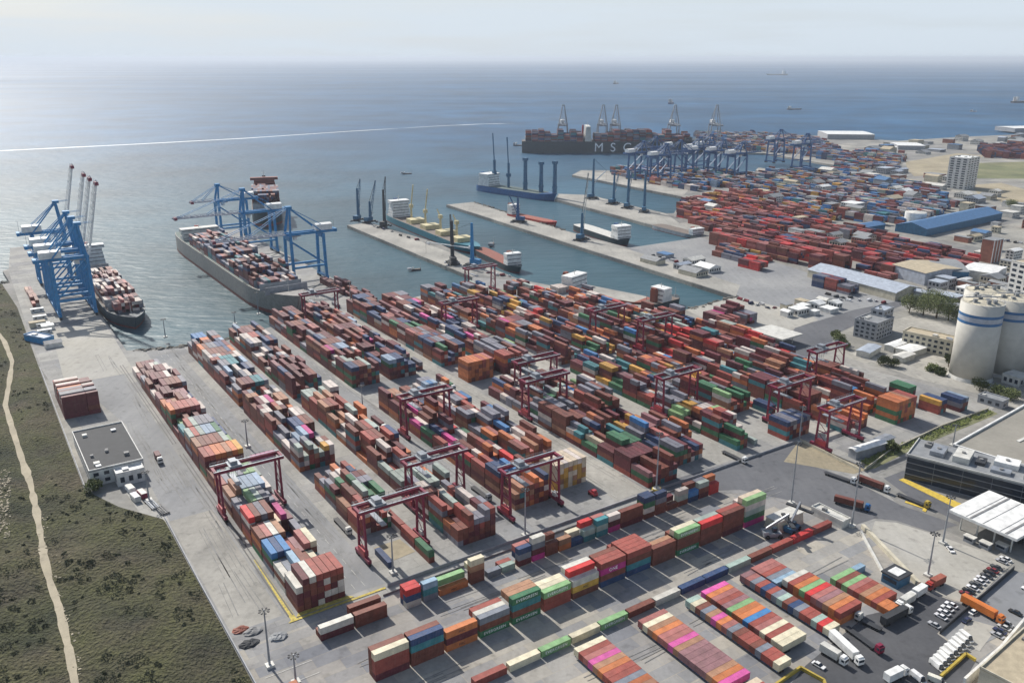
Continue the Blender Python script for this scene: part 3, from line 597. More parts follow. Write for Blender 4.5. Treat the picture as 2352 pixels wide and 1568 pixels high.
# ------------------------------------------------------------------ ships
def ship(name, p, ang, Ln, B, hf, hull, deckm, label, cat='ship', bowflare=1.0, sup=None, group=None, band='hullred', funnel='red', load=None, supmat='white', sternrake=.0, cranes=None):
    """p: waterline midpoint; ang: heading of bow; sup: (fraction from stern, length, height)"""
    t = empty(name, (p[0], p[1], SEA), ang); tag(t, label, cat, group)
    def half(f, z):      # half breadth at fraction f from stern, z 0..1
        if f < .12: k = .72+.28*(f/.12)**.6
        elif f > .78:
            g = (f-.78)/.22; k = (1-g**2.2)*(1-z) + (1-g**3.4*.97)*z
        else: k = 1
        return max(.02, k)*B/2
    st = [0, .03, .08, .16, .3, .5, .68, .76, .82, .87, .91, .945, .97, .99, 1.0]
    def skin(z0, z1, nm, mt, k=1.0):
        mb = MB(); rows = []
        for f in st:
            row = []
            for sgn in (-1, 1):
                for zz in (z0, z1):
                    q = max(0, min(1, zz/hf)); ov = Ln*(.035*q if f > .9 else 0)*bowflare; sh = hf*.22*max(0, (f-.8)/.2)**2*q
                    row.append(Vector((-Ln/2+Ln*f+ov*(f-.9)/.1 if f > .9 else -Ln/2+Ln*f, sgn*half(f, q)*k, zz+sh)))
            rows.append(row)
        for i, row in enumerate(rows):
            mb.v += row
        n = 4
        for i in range(len(st)-1):
            a_, b_ = i*n, (i+1)*n; mb.f += [(a_+1, a_, b_, b_+1)[::-1], (a_+3, a_+2, b_+2, b_+3)]
        mb.f += [(0, 1, 3, 2)]; e_ = (len(st)-1)*n; mb.f += [(e_, e_+2, e_+3, e_+1)]
        if nm == 'hull':
            for i in range(len(st)-1):
                a_, b_ = i*n, (i+1)*n; mb.f.append((a_+1, b_+1, b_+3, a_+3))
        return mb.build(nm, mt, t)
    skin(hf*.16, hf, 'hull', hull); skin(-1.5, hf*.16-.02, 'boot_band', band, .992)
    mb = MB(); q = [(-Ln/2+Ln*f, half(f, 1)*.965) for f in st[:-3]]
    mb.poly([(x, y) for x, y in q] + [(x, -y) for x, y in q[::-1]], hf+.05, hf+.25); mb.build('deck', deckm, t)
    if sup:
        f, sl, shh = sup; x = -Ln/2+Ln*f; d = MB(); nfl = max(2, int(shh/3.2))
        for k in range(nfl):
            in_ = .03*k*B*.5 if k < nfl-1 else -.02*B; d.box(x-sl/2+.3*k, x+sl/2-.3*k, -B*.46+in_, B*.46-in_, hf+shh*k/nfl+.1, hf+shh*(k+1)/nfl+.05)
        so = d.build('superstructure', supmat, t)
        gl = MB()
        for k in range(nfl):
            in_ = .03*k*B*.5 if k < nfl-1 else -.02*B; z = hf+shh*(k+.45)/nfl
            gl.box(x-sl/2+.3*k-.08, x+sl/2-.3*k+.08, -B*.44+in_, B*.44-in_, z+.1, z+.65)
        gl.build('windows', 'glass', so)
        fn = MB().box(x-sl/2-5, x-sl/2-1.2, -2.4, 2.4, hf, hf+shh*.92).box(x-sl/2-4.6, x-sl/2-1.6, -2, 2, hf+shh*.92, hf+shh*1.05); fn.build('funnel', funnel, t)
        MB().tube((x, 0, hf+shh), (x, 0, hf+shh*1.35), .35, .12, 6).bar((x, -2.5, hf+shh*1.2), (x, 2.5, hf+shh*1.2), .25).build('mast', 'offwhite', t)
    MB().tube((Ln*.46, 0, hf), (Ln*.46, 0, hf*1.35+6), .3, .1, 6).build('foremast', 'offwhite', t)
    if load:
        bays, rows, hl, pal, seed, prob = load; r = random.Random(seed); c_, s_ = math.cos(ang), math.sin(ang); nr = int(B*.94/2.5)
        x = -Ln/2+Ln*bays[0]
        while x < -Ln/2+Ln*bays[1]-12:
            if sup and abs(x+6-(-Ln/2+Ln*sup[0])) < sup[1]/2+8: x += 6; continue
            hb = hl*(.55+.9*r.random()); sk = r.random() > prob
            for j in range(nr):
                y = (j-(nr-1)/2)*2.5
                if sk or abs(y) > half((x+Ln/2+12)/Ln, .8)-1.2: continue
                h = int(max(0, min(9, round(hb+r.gauss(0, .5)))))
                for k in range(h):
                    if k >= h-2 or j in (0, nr-1) or r.random() < .3:
                        CL.append((Vector((p[0]+c_*(x+6)-s_*y, p[1]+s_*(x+6)+c_*y, SEA+hf+.3+k*CH)), ang, 40, r.choice(pal), None, 1))
            x += 13.6
        hc = MB()
        x = -Ln/2+Ln*bays[0]-.9
        while x < -Ln/2+Ln*bays[1]:
            hc.box(x, x+.5, -B*.44, B*.44, hf, hf+3.2+hl*.8); x += 13.6
        hc.build('lashing_bridges', 'steel', t)
    return t
def P2(u, v): return w(u, v, SEA)
big = ship('container_ship', P2(530, 136.5), AU+math.pi, 322, 39, 17, 'hullgrey', 'deckgreen', 'large grey-hulled container ship under blue cranes in the middle basin', sup=(.14, 12, 11), load=((.23, .95), 0, 3.5, 'mmmbbfnnnvssswmt', 5, .93), supmat='offwhite', band='hullred', group='container ships at the quays')
ship('container_ship', P2(520, 26), AU+math.pi, 222, 29, 9, 'darkhull', 'deck', 'smaller container ship with maroon and white containers beside the left quay cranes', sup=(.1, 12, 20), load=((.2, .93), 0, 2.6, 'mmmwwvbwfs', 8, .92), group='container ships at the quays')
p = at(614, 497, SEA); ship('container_ship', p, math.atan2(p.y, p.x)+math.pi, 150, 36, 16, 'hulldark', 'deck', 'dark container ship seen end-on with red deck cargo behind the blue cranes', sup=(.3, 12, 30), load=((.40, .97), 0, 8.5, 'mmbmmnns', 9, 1.0), funnel='hulldark', supmat='hullred', group='container ships at the quays')
p0, p1 = at(1212, 349, SEA), at(1600, 349, SEA)
msc = ship('container_ship', (p0+p1)/2, 0.0, (p1-p0).length+25, 58, 24, 'hulldark', 'deck', 'giant dark container ship with three white letters on its side at the far quay', sup=(.36, 14, 31), load=((.02, .95), 0, 6.5, 'nnmmsbvtrs', 10, 1.0), band='hulldark', supmat='offwhite', group='container ships at the quays')
def text(body, size, depth, mat, parent, loc, rot, name='lettering'):
    cu = bpy.data.curves.new(name, 'FONT'); cu.body = body; cu.size = size; cu.extrude = depth; cu.align_x = 'CENTER'; cu.space_character = 1.1
    o = bpy.data.objects.new(name, cu); C.objects.link(o); bpy.context.view_layer.update()
    me = bpy.data.meshes.new_from_object(o); bpy.data.objects.remove(o); me.materials.clear(); me.materials.append(MT[mat])
    o = bpy.data.objects.new(name, me); C.objects.link(o); o.parent = parent; o.location = loc; o.rotation_euler = rot; return o
lw = (p1-p0).length
for ch, px in (('M', 1372), ('S', 1404), ('C', 1436), ('I', 1512)):
    q = at(px, 349, SEA); lx = q.x-(p0.x+p1.x)/2; text(ch, 26, .35, 'letterwhite', msc, (lx, -29.2, 3.6), (math.pi/2, 0, 0))
# blue heavy-lift ship
p0, p1 = at(1105, 436, SEA), at(1272, 461, SEA); a_ = math.atan2((p0-p1).y, (p0-p1).x)
hl = ship('heavy_lift_ship', (p0+p1)/2, a_+math.pi, (p1-p0).length, 27, 9, 'hullblue', 'deckgreen', 'bright blue work ship with a row of tall dark blue columns', 'ship', sup=(.12, 22, 18), band='darkblue', supmat='white', funnel='hullblue')
Lh = (p1-p0).length
for i, (f, h, th) in enumerate([(.17, 86, 3), (.37, 82, 2.6), (.60, 55, 4.2), (.81, 52, 4.2), (.985, 55, 4.2)]):
    mb = MB(); x = -Lh/2+Lh*f; th_ = th
    mb.tube((x, 4, 8), (x, 4, h*.55), th_*.8, th_*.7, 8).box(x-2.6, x+2.6, 1.4, 6.6, h*.30, h*.36)
    if i < 2: mb.bar((x, 4, h*.5), (x-3, 4, h), 1.2)
    else: mb.tube((x, 4, h*.55), (x, 4, h-4), th_*.7, th_*.66, 8).box(x-3, x+3, 1, 7, h-4, h)
    mb.build('column', 'towerblue', hl)
# cargo ships round the piers
p0, p1 = at(890, 508, SEA), at(1080, 588, SEA)
cs = ship('cargo_ship', (p0+p1)/2+Vector((6, 8, 0)), math.atan2((p1-p0).y, (p1-p0).x), (p1-p0).length, 25, 8, 'hullteal', 'deck', 'general cargo ship with teal hull, white bridge and yellow deck cranes at the first pier', sup=(.09, 15, 20), band='hullred', funnel='darkblue')
for f, d in ((.26, 1), (.44, 1), (.62, -1), (.8, -1)):
    x = -(p1-p0).length/2+(p1-p0).length*f
    cr = MB().tube((x, 0, 8), (x, 0, 24), 1.5, 1.2, 8).box(x-2, x+2, -2, 2, 24, 28).build('deck_crane', 'cream', cs)
    MB().bar((x, 0, 26), (x+d*8, 0, 52 if d > 0 else 33), 1.1).bar((x, 0, 28), (x+d*8, 0, 52 if d > 0 else 33), .25).build('jib', 'cream', cr)
    MB().box(x+5, x+20, -9, 9, 8.2, 13).build('hatch_cover', 'cream', cs)
for (a0, a1, B_, hf_, hu, dk, lab, sp, ld) in [
    ((1100, 582), (1192, 628), 16, 6, 'hulldark', 'rust', 'small dark coaster with rusty deck near the first pier root', (.85, 9, 11), None),
    ((1172, 500), (1275, 522), 15, 6, 'red', 'deckred', 'red-hulled ship with long orange-red hatches at the middle pier', (.08, 9, 12), None),
    ((1328, 528), (1440, 566), 19, 7, 'hulldark', 'offwhite', 'dark cargo ship with pale hatch covers beside the middle pier crane', (.88, 14, 14), None),
    ((1508, 524), (1606, 549), 18, 4.5, 'steel', 'deck', 'low grey barge moored at the outer pier root', (.93, 7, 7), None),
    ((1306, 668), (1492, 706), 24, 5, 'rust', 'quay', 'bulk carrier with a long pale deck moored behind the container field', (.07, 12, 11), None),
    ((1492, 712), (1552, 696), 15, 6, 'hulldark', 'deck', 'grey ship with stacked white accommodation behind red yard cranes', (.4, 11, 11), None)]:
    p0, p1 = at(*a0, SEA), at(*a1, SEA)
    ship('cargo_ship', (p0+p1)/2, math.atan2((p1-p0).y, (p1-p0).x), (p1-p0).length, B_, hf_, hu, dk, lab, 'ship', sup=sp, group='cargo ships at the piers', funnel='darkblue' if 'pale hatch' in lab else 'rust')
for x, y, Ln_, an, hu, lab in [(1415, 193, 110, 1.2, 'hulldark', 'dark ship far out above the giant ship'), (1541, 238, 95, 1.3, 'darkblue', 'dark ship nearest the far crane tops on open water'), (1785, 173, 230, 3.0, 'hullgrey', 'pale grey long ship close to the horizon'), (1824, 252, 60, 0.2, 'hulldark', 'small dark boat on deep blue water above the far terminal'),
    (2236, 257, 34, 0.5, 'white', 'white boat on the water toward the right edge'), (2346, 236, 120, .4, 'hulldark', 'dark ship cut by the right edge of the sea'), (1196, 335, 34, 0.1, 'hulldark', 'tiny dark boat beside the bow of the giant ship'), (935, 400, 16, .3, 'hulldark', 'tiny boat in open water beyond the first pier'), (1130, 563, 16, 1.4, 'steel', 'small buoy-like boat between the first two piers'), (956, 621, 9, .3, 'hulldark', 'tiny dark boat between the big quay and first pier')]:
    ship('boat' if Ln_ < 70 else 'distant_ship', at(x, y, SEA), an, Ln_, max(3, Ln_*.2), max(1.4, Ln_*.06), hu, 'deck', lab, 'boat' if Ln_ < 70 else 'ship', sup=(.2, Ln_*.13, Ln_*.15), funnel='steel', group='vessels out on open water')
# ------------------------------------------------------------------ rubber-tyred yard gantries (local x = span along v, y = along u)
def make_rtg(span=26.0, ht=22.5):
    t = empty('yard_gantry_crane', (0, 0, 0)); h = span/2
    for sx in (-1, 1):
        for sy in (-1, 1):
            MB().bar((sx*h, sy*3.6, 2.2), (sx*h, sy*2.7, ht), .85, .8).build('leg', 'crimson', t)
        sb = MB().box(sx*h-.75, sx*h+.75, -6.4, 6.4, 1.5, 2.9).build('sill_beam', 'crimson', t)
        for y in (-5.5, -3.7, 3.7, 5.5): MB().tube((sx*h-.55, y, .85), (sx*h+.55, y, .85), .85, n=12).build('wheel', 'rubber', sb)
        mb = MB()
        for k in range(3):
            z0, z1 = 4+k*5.5, 9.5+k*5.5; mb.bar((sx*h, -3.4, z0), (sx*h, 3.2, z1), .22)
        mb.bar((sx*h, -3.2, 10), (sx*h, 3.2, 10), .4); mb.build('brace', 'crimson', t)
    for sy in (-1, 1):
        g = MB().box(-h-2.2, h+2.2, sy*2.9-.45, sy*2.9+.45, ht-.7, ht+.6).build('girder', 'crimson', t)
        r = MB()
        for x in range(int(-h-2), int(h+2), 2): r.bar((x, sy*3.9, ht+.8), (x, sy*3.9, ht+1.9), .09)
        r.bar((-h-2, sy*3.9, ht+1.9), (h+2, sy*3.9, ht+1.9), .1); r.box(-h-2.2, h+2.2, sy*3.5-.35, sy*3.5+.45, ht+.82, ht+.9); r.build('walkway', 'steel', g)
    MB().box(-h-2.1, -h-.9, -2.3, 2.3, ht-.6, ht+.6).box(h+.9, h+2.1, -2.3, 2.3, ht-.6, ht+.6).build('end_tie', 'crimson', t)
    tx = -h*.45
    tr = MB().box(tx-2.6, tx+2.6, -3.3, 3.3, ht+.9, ht+1.5).box(tx-1.8, tx+1.2, -2, 2, ht+1.5, ht+3.2).build('trolley', 'steel', t)
    cb = MB().box(tx+2.6, tx+4.8, -1.1, 1.1, ht-3.2, ht-1).build('cab', 'white', t); MB().box(tx+4.78, tx+4.86, -.95, .95, ht-2.9, ht-1.3).build('window', 'glass', cb)
    sp = MB().box(tx-6, tx+6, -.0, .1, 0, .01) if 0 else MB().box(tx-1.1, tx+1.1, -5.9, 5.9, ht-6.6, ht-6.1)
    for x in (-.9, .9):
        for y in (-1.4, 1.4): sp.bar((tx+x, y, ht-6.2), (tx+x, y, ht+1), .1)
    sp.build('spreader', 'steel', t)
    MB().box(-h-.7, -h+1.1, -3.0, 3.0, 3.0, 5.4).build('power_unit', 'crimson2', t)
    MB().box(h-.5, h+1.2, -1.2, 1.2, 3.0, 5.0).build('electric_cabinet', 'offwhite', t)
    return t
RT = [(86, -0.2+13, 'dark red gantry crane straddling the block beside the quay lane'), (21, 50, 'crimson gantry crane over the open bay with a sand patch, nearest the front road'),
      (17, 115.3, 'crimson gantry crane standing just left of the yellow and cream wall of containers'), (47, 84, 'crimson gantry crane with empty bay below, behind the nearest two cranes'),
      (116, 116, 'red gantry crane over the low stacks behind the green and tan stack'), (101, 183, 'crimson gantry crane whose left legs stand on the wide aisle'),
      (128, 196, 'crimson gantry crane directly behind the one on the wide aisle'), (64, 248, 'crimson gantry crane over the middle of the colourful blocks with tall pale legs'),
      (152, 312, 'dark crimson gantry crane in front of the teal inner harbour water'), (188, 300, 'crimson gantry crane farthest right near the grey accommodation ship'),
      (46, 355, 'pink-red gantry crane beside the pale road at the upper right of the container field'), (20, 290, 'red gantry crane with tall bare legs on the pale aisle above the bare sand lot'),
      (-15, 286, 'red gantry crane nearest the green verge and white shed'), (340, 146, 'dark red gantry crane where the big quay meets the container field'),
      (344, 290, 'dark crimson gantry crane at the waterside end by the first pier root'), (262, 222, 'dark crimson gantry crane over maroon stacks in the far middle blocks')]
proto = make_rtg()
for i, (u, v, lab) in enumerate(RT):
    if i == 0: proto.location = w(u, v); proto.rotation_euler = (0, 0, AV); proto['label'] = lab; proto['category'] = 'crane'; proto['group'] = 'yard gantry cranes'
    else: dup(proto, w(u, v), AV, lab)
# ------------------------------------------------------------------ ship-to-shore cranes (local +x = over the water, y = along the quay)
def make_sts(col, col2, raised, out=58, back=26, g=27, ht=42, apex=70, hy=9.5, house='white', tip='crimson'):
    t = empty('quay_crane', (0, 0, 0))
    for x in (0, -g):
        for sy in (-1, 1):
            MB().bar((x, sy*hy, 2), (x, sy*hy*.78, ht+2), 2.3, 1.9).build('leg', col, t)
        b = MB().box(x-1, x+1, -hy-3, hy+3, 2.2, 4.2).build('sill_beam', col, t)
        for sy in (-1, 1): MB().box(x-.8, x+.8, sy*hy-3.2, sy*hy+3.2, .1, 1.9).build('bogie', 'dark', b)
        MB().box(x-.9, x+.9, -hy*.8, hy*.8, ht-2, ht+1.6).build('cross_beam', col, t)
    for sy in (-1, 1):
        MB().bar((0, sy*hy*.95, 14), (-g, sy*hy*.95, 14), 1.7).bar((-g, sy*hy*.93, 15), (0, sy*hy*.8, ht-2), 1.0).build('side_frame', col, t)
        MB().box(-g-back, 2, sy*3.2-.7, sy*3.2+.7, ht+1.7, ht+4.1).build('girder', col, t)
        MB().bar((0, sy*hy*.78, ht+1), (-3, sy*2.0, apex), 1.6).bar((-g, sy*hy*.7, ht+3), (-3, sy*2.0, apex-.5), .9).bar((-g-back+5, sy*3.2, ht+4), (-3.5, sy*2.2, apex-.5), .45).build('apex_frame', col, t)
    MB().box(-5, 0, -2.6, 2.6, apex-1, apex+1.2).build('apex_head', col, t)
    MB().box(-g-back-.5, -g-back+2, -4.2, 4.2, ht+1.5, ht+4.3).bar((-g+2, -3.5, ht+3), (-g+2, 3.5, ht+3), 1).build('end_tie', col, t)
    hs = MB(); x0 = -g-back+4; hs.prism([(-4.6, ht+4.2), (4.6, ht+4.2), (4.6, ht+9.2), (0, ht+10.2), (-4.6, ht+9.2)], x0, x0+15); hs.build('machinery_house', house, t)
    # boom hinged at the waterside legs
    bo = MB(); A = R(77) if raised else 0; ca, sa = math.cos(A), math.sin(A); hx, hz = 2.5, ht+3
    P = lambda d, y, o=0: (hx+d*ca-o*sa, y, hz+d*sa+o*ca)
    for sy in (-1, 1):
        bo.bar(P(0, sy*3), P(out, sy*2.6), .6, .9); bo.bar(P(0, sy*3, 2.6), P(out, sy*2.6, 1.4), .3)
        n = int(out/5)
        for i in range(n): bo.bar(P(i*5, sy*3), P(i*5+2.5, sy*2.9, 2.3), .25).bar(P(i*5+2.5, sy*2.9, 2.3), P(i*5+5, sy*2.9), .25)
    for i in range(0, int(out), 6): bo.bar(P(i, -3), P(i, 3), .5)
    b = bo.build('boom', col2, t)
    MB().bar(P(out-2.6, -3.6), P(out-2.6, 3.6), 2.6).build('boom_tip', tip, b)
    st = MB()
    for sy in (-1, 1):
        if raised: st.bar((-2, sy*2, apex), P(out*.45, sy*2.8, .8), .35)
        else: st.bar((-2, sy*2, apex), P(out*.5, sy*2.8, .8), .45).bar((-2, sy*2, apex), P(out*.92, sy*2.6, .8), .45)
    st.build('stay', col, t)
    cb = MB().box(-8, -5, -1.6, 1.6, ht-2.6, ht+.4).build('cab', 'white', t)
    MB().box(-11, -3, -3.4, 3.4, ht+.6, ht+1.6).build('trolley', 'steel', t)
    MB().tube((-g-back+2, 3, ht+4), (-g-back+2, 3, ht+14), .12, n=5).build('antenna', 'steel', t)
    return t
s1 = make_sts('blue', 'white', True, back=11, g=25)
LQ = [(463, 'blue quay crane with raised boom nearest the concrete apron, nearest of four'), (493, 'blue quay crane with raised boom, second from the near end of the left quay'), (523, 'blue quay crane with raised boom, third from the near end of the left quay'), (588, 'blue quay crane standing apart at the far end of the left quay')]
for i, (u, lab) in enumerate(LQ):
    if i == 0: s1.location = w(u, 6.5); s1.rotation_euler = (0, 0, AV); s1['label'] = lab; s1['category'] = 'crane'; s1['group'] = 'blue cranes on the left quay'
    else: dup(s1, w(u, 6.5), AV, lab)
s2 = make_sts('blue', 'tarp', False, out=64, back=14, g=30, ht=40, apex=66)
for i, (u, lab) in enumerate([(468, 'blue crane with lowered boom over the big ship, nearest the camera'), (600, 'blue crane with lowered boom over the big ship, middle one of three')]):
    if i == 0: s2.location = w(u, 168.5); s2.rotation_euler = (0, 0, AV+math.pi); s2['label'] = lab; s2['category'] = 'crane'; s2['group'] = 'blue cranes serving the big container ship'
    else: dup(s2, w(u, 168.5), AV+math.pi, lab)
s2b = make_sts('blue', 'tarp', False, out=26, back=14, g=30, ht=40, apex=60); s2b.location = w(690, 168.5); s2b.rotation_euler = (0, 0, AV+math.pi); tag(s2b, 'blue crane with short boom at the far end of the big quay', 'crane', 'blue cranes serving the big container ship')
s3 = make_sts('steel', 'steel', False, out=50, back=20, ht=50, apex=92, hy=12, tip='steel')
FQ = [(1293, 'pale grey crane above the stern containers, leftmost behind the giant ship'), (1384, 'grey crane left of a close pair behind the giant ship'), (1414, 'grey crane right of a close pair behind the giant ship'), (1548, 'grey crane over the right half of the giant ship'), (1643, 'grey crane furthest right behind the giant ship')]
for i, (x, lab) in enumerate(FQ):
    q = at(x, 343); loc = (q.x, q.y+8, 0)
    if i == 0: s3.location = loc; s3.rotation_euler = (0, 0, math.pi*1.5); s3['label'] = lab; s3['category'] = 'crane'; s3['group'] = 'grey cranes at the far quay'
    else: dup(s3, loc, math.pi*1.5, lab)
s4 = make_sts('darkblue', 'darkblue', False, out=40, back=16, ht=40, apex=60, tip='white')
KQ = [(1500, 396, 'dark blue crane standing behind the two left ones of the far container pier'), (1556, 408, 'dark blue crane between the pier pair and the slip trio'), (1632, 388, 'dark blue crane behind the slip trio, left'), (1790, 372, 'blue crane on the narrow rear pier, left'), (1850, 385, 'blue crane on the narrow rear pier, right'), (1478, 410, 'dark blue crane with white house, first from the left on the far container pier'), (1530, 418, 'dark blue crane with white house, second from the left on the far container pier'), (1607, 396, 'dark blue crane with bright white house, left of three in the far slip'), (1660, 404, 'dark blue crane with bright white house, middle of three in the far slip'), (1703, 413, 'dark blue crane with bright white house, right of three in the far slip')]
for i, (x, y, lab) in enumerate(KQ):
    q = at(x, y)
    if i == 0: s4.location = q; s4.rotation_euler = (0, 0, AV+math.pi); s4['label'] = lab; s4['category'] = 'crane'; s4['group'] = 'dark blue cranes of the far terminal'
    else: dup(s4, q, AV+(math.pi if i < 2 else 0), lab)
# ------------------------------------------------------------------ mobile harbour cranes
def mhc(x, y, h, col, blen, belev, head, lab, boomcol=None):
    p = at(x, y); t = empty('harbour_crane', p, head); tag(t, lab, 'crane', 'mobile harbour cranes on the piers')
    ch = MB().box(-7, 7, -3.2, 3.2, 1.2, 3).box(-8, -5, -6, 6, .9, 2).box(5, 8, -6, 6, .9, 2).build('chassis', 'dark', t)
    for sx in (-1, 1):
        for sy in (-1, 1): MB().box(sx*6.5-1.6, sx*6.5+1.6, sy*6-1.4, sy*6+1.4, 0, .9).build('outrigger_pad', 'steel', ch)
    MB().box(-7.5, 2.5, -2.8, 2.8, 3.4, 7.5).build('machine_house', col, t)
    MB().tube((1, 0, 7.5), (1, 0, h*.45), 2.0, 1.8, 10).tube((1, 0, h*.45), (1, 0, h), 1.8, 1.2, 10).build('tower', col, t)
    MB().box(2.6, 4.6, -1, 1, h*.4, h*.4+2.6).build('cab', 'white', t)
    e_ = R(belev); tip = (2+blen*math.cos(e_), 0, h*.42+blen*math.sin(e_)); mb = MB()
    for sy in (-1, 1): mb.bar((2, sy*1.6, h*.42), (tip[0], sy*.4, tip[2]), .5)
    for k in range(10):
        f, f2 = k/10, (k+1)/10; s_ = 1 if k % 2 else -1
        mb.bar((2+(tip[0]-2)*f, s_*1.6*(1-f*.75), h*.42+(tip[2]-h*.42)*f), (2+(tip[0]-2)*f2, -s_*1.6*(1-f2*.75), h*.42+(tip[2]-h*.42)*f2), .25)
    mb.build('boom', boomcol or col, t)
    MB().bar((1, 0, h), tip, .18).bar((1, .8, h), tip, .18).bar(tip, (tip[0], 0, max(8, tip[2]-14)), .15).build('rope', 'dark', t)
for a_ in [(823, 508, 40, 'towerblue', 34, 78, 1.2, 'slender blue-grey harbour crane standing at the tip of the first pier'), (850, 512, 26, 'towerblue', 40, 74, 1.0, 'blue harbour crane second from the tip of the first pier'),
           (883, 522, 44, 'dark', 40, 80, 1.3, 'tall dark harbour crane beside the white bridge of the teal cargo ship'), (1040, 606, 42, 'dark', 30, 76, 1.8, 'dark harbour crane with black tower near the first pier root'),
           (1087, 612, 42, 'blue', 50, 2, 2.7, 'bright blue harbour crane with white boom held level over the teal ship', 'white'), (1191, 511, 30, 'darkblue', 24, 60, 2.6, 'dark blue harbour crane beside the red-hulled ship'),
           (1335, 552, 30, 'towerblue', 60, 80, 1.0, 'blue-grey harbour crane with tall pale boom on the middle pier', 'offwhite'), (1360, 457, 56, 'towerblue', 24, 40, .3, 'tall dark harbour crane first from left on the outer pier'),
           (1408, 469, 42, 'towerblue', 24, 70, .8, 'dark blue harbour crane second from left on the outer pier'), (1441, 478, 50, 'towerblue', 26, 66, 1.1, 'dark blue harbour crane third from left on the outer pier'), (1479, 487, 52, 'towerblue', 26, 72, 1.4, 'dark blue harbour crane fourth from left on the outer pier')]: mhc(*a_)
# ------------------------------------------------------------------ buildings
def frame3(A, B, Cc):
    a_, b_, c_ = [q_ if isinstance(q_, Vector) else at(*q_) for q_ in (A, B, Cc)]; ex = (b_-a_); lx = ex.length; ex.normalize(); ey = Vector((-ex.y, ex.x, 0)); d = (c_-a_).dot(ey); 
    return a_, math.atan2(ex.y, ex.x), lx, d
WM = []
def win1(t, x0, x1, y0, y1, z0, z1):
    if not WM:
        o_ = MB().box(-.5, .5, -.5, .5, -.5, .5).build('window', 'glass'); WM.append(o_.data); bpy.data.objects.remove(o_)
    t['nw'] = t.get('nw', 0)+1
    if t['nw'] > 98: return
    o = bpy.data.objects.new('window', WM[0]); C.objects.link(o); o.parent = t; o.location = ((x0+x1)/2, (y0+y1)/2, (z0+z1)/2); o.scale = (x1-x0, y1-y0, z1-z0)
def windows(t, ax, x0, x1, z0, z1, at_, nx, nz, fr=.55, fz=.5):
    for i in range(nx):
        for k in range(nz):
            xa = x0+(x1-x0)*(i+.5-fr/2)/nx; xb = x0+(x1-x0)*(i+.5+fr/2)/nx; za = z0+(z1-z0)*(k+.5-fz/2)/nz; zb = z0+(z1-z0)*(k+.5+fz/2)/nz
            if ax == 'x': win1(t, xa, xb, at_-.04, at_+.04, za, zb)
            else: win1(t, at_-.04, at_+.04, xa, xb, za, zb)
def building(name, A, B, Cc, h, wm, rm, label, ridge=0, nz=0, cat='building', roofcl=None, group=None, over=.5, base=0, win='glass', nx=None):
    p, an, lx, ly = frame3(A, B, Cc); s = 1 if ly > 0 else -1; ly = abs(ly)
    t = empty(name, p, an); tag(t, label, cat, group)
    def bx(mb, x0, x1, y0, y1, z0, z1): return mb.box(x0, x1, min(s*y0, s*y1), max(s*y0, s*y1), z0, z1)
    bx(MB(), 0, lx, 0, ly, base, h).build('wall', wm, t)
    if ridge:
        mb = MB(); o = over; y0, y1 = (-o, ly+o); pr = [(s*y0, h-.1), (s*(ly/2), h+ridge), (s*y1, h-.1), (s*y1, h+.15), (s*(ly/2), h+ridge+.3), (s*y0, h+.15)]
        mb.prism(pr, -o, lx+o); ro = mb.build('roof', rm, t)
        g = MB().prism([(s*.05, h), (s*(ly-.05), h), (s*ly/2, h+ridge-.1)], .02, lx-.02); g.build('gable', wm, t)
    else:
        ro = bx(MB(), -over*.2, lx+over*.2, -over*.2, ly+over*.2, h+.003, h+.35).build('roof', rm, t)
        pp = MB(); bx(pp, -over*.2, lx+over*.2, -over*.2-.1, .25, h+.36, h+1); bx(pp, -over*.2, lx+over*.2, ly-.25, ly+.2, h+.36, h+1); bx(pp, -over*.2, .25, .26, ly-.26, h+.36, h+.995); bx(pp, lx-.25, lx+over*.2, .26, ly-.26, h+.36, h+.995); pp.build('parapet', wm, ro)
        r = random.Random(int(lx*100+h)); n = int(min(7, lx*ly/120)) + 1
        for _ in range(n):
            x, y, q = r.uniform(2, max(2.5, lx-3)), r.uniform(2, max(2.5, ly-3)), r.uniform(.7, 1.6)
            if x+q < lx and y+q < ly: bx(MB(), x-q, x+q*.8, y-q*.8, y+q, h+.36, h+.36+r.uniform(.6, 1.6)).build('roof_unit', r.choice(['offwhite', 'steel', 'grey']), ro)
    if nz:
        nxx = nx or max(2, int(lx/4)); ny = max(1, int(ly/4)) if nz < 7 else 3
        wn = t; windows(wn, 'x', .5, lx-.5, .4, h-.2, -s*.03, nxx, nz, .5 if nz < 7 else .62)
        if nz < 7: windows(wn, 'x', .5, lx-.5, .4, h-.2, s*(ly+.03), nxx, nz)
        a0, a1 = (.5, ly-.5) if s > 0 else (-ly+.5, -.5)
        windows(wn, 'y', a0, a1, .4, h-.2, -.03, ny, nz); nz < 7 and windows(wn, 'y', a0, a1, .4, h-.2, lx+.03, ny, nz)
    return t
building('warehouse', (2126, 543), (2300, 504), (2066, 529), 8, 'wallblue', 'roofblue', 'long dark blue warehouse with blue roof beyond the red container stacks', 5)
building('warehouse', (1950, 541), (2032, 527), (1962, 527), 6, 'wallblue', 'roofblue', 'small blue-roofed shed left of the white storage tank', 2)
building('warehouse', (1854, 636), (2055, 692), (1886, 620), 7, 'wallcream', 'roofsilver', 'long silver-roofed warehouse bordering the open port yard', 4)
building('workshop', (2046, 634), (2122, 656), (2082, 612), 11, 'tarp', 'rooftan', 'pale blue-grey workshop with a tan roof behind the silver warehouse', 2)
building('workshop', (2148, 646), (2222, 650), (2170, 618), 10, 'wallblue', 'roofgrey', 'dark green-blue hall next to the tan-roofed workshop', 1.5)
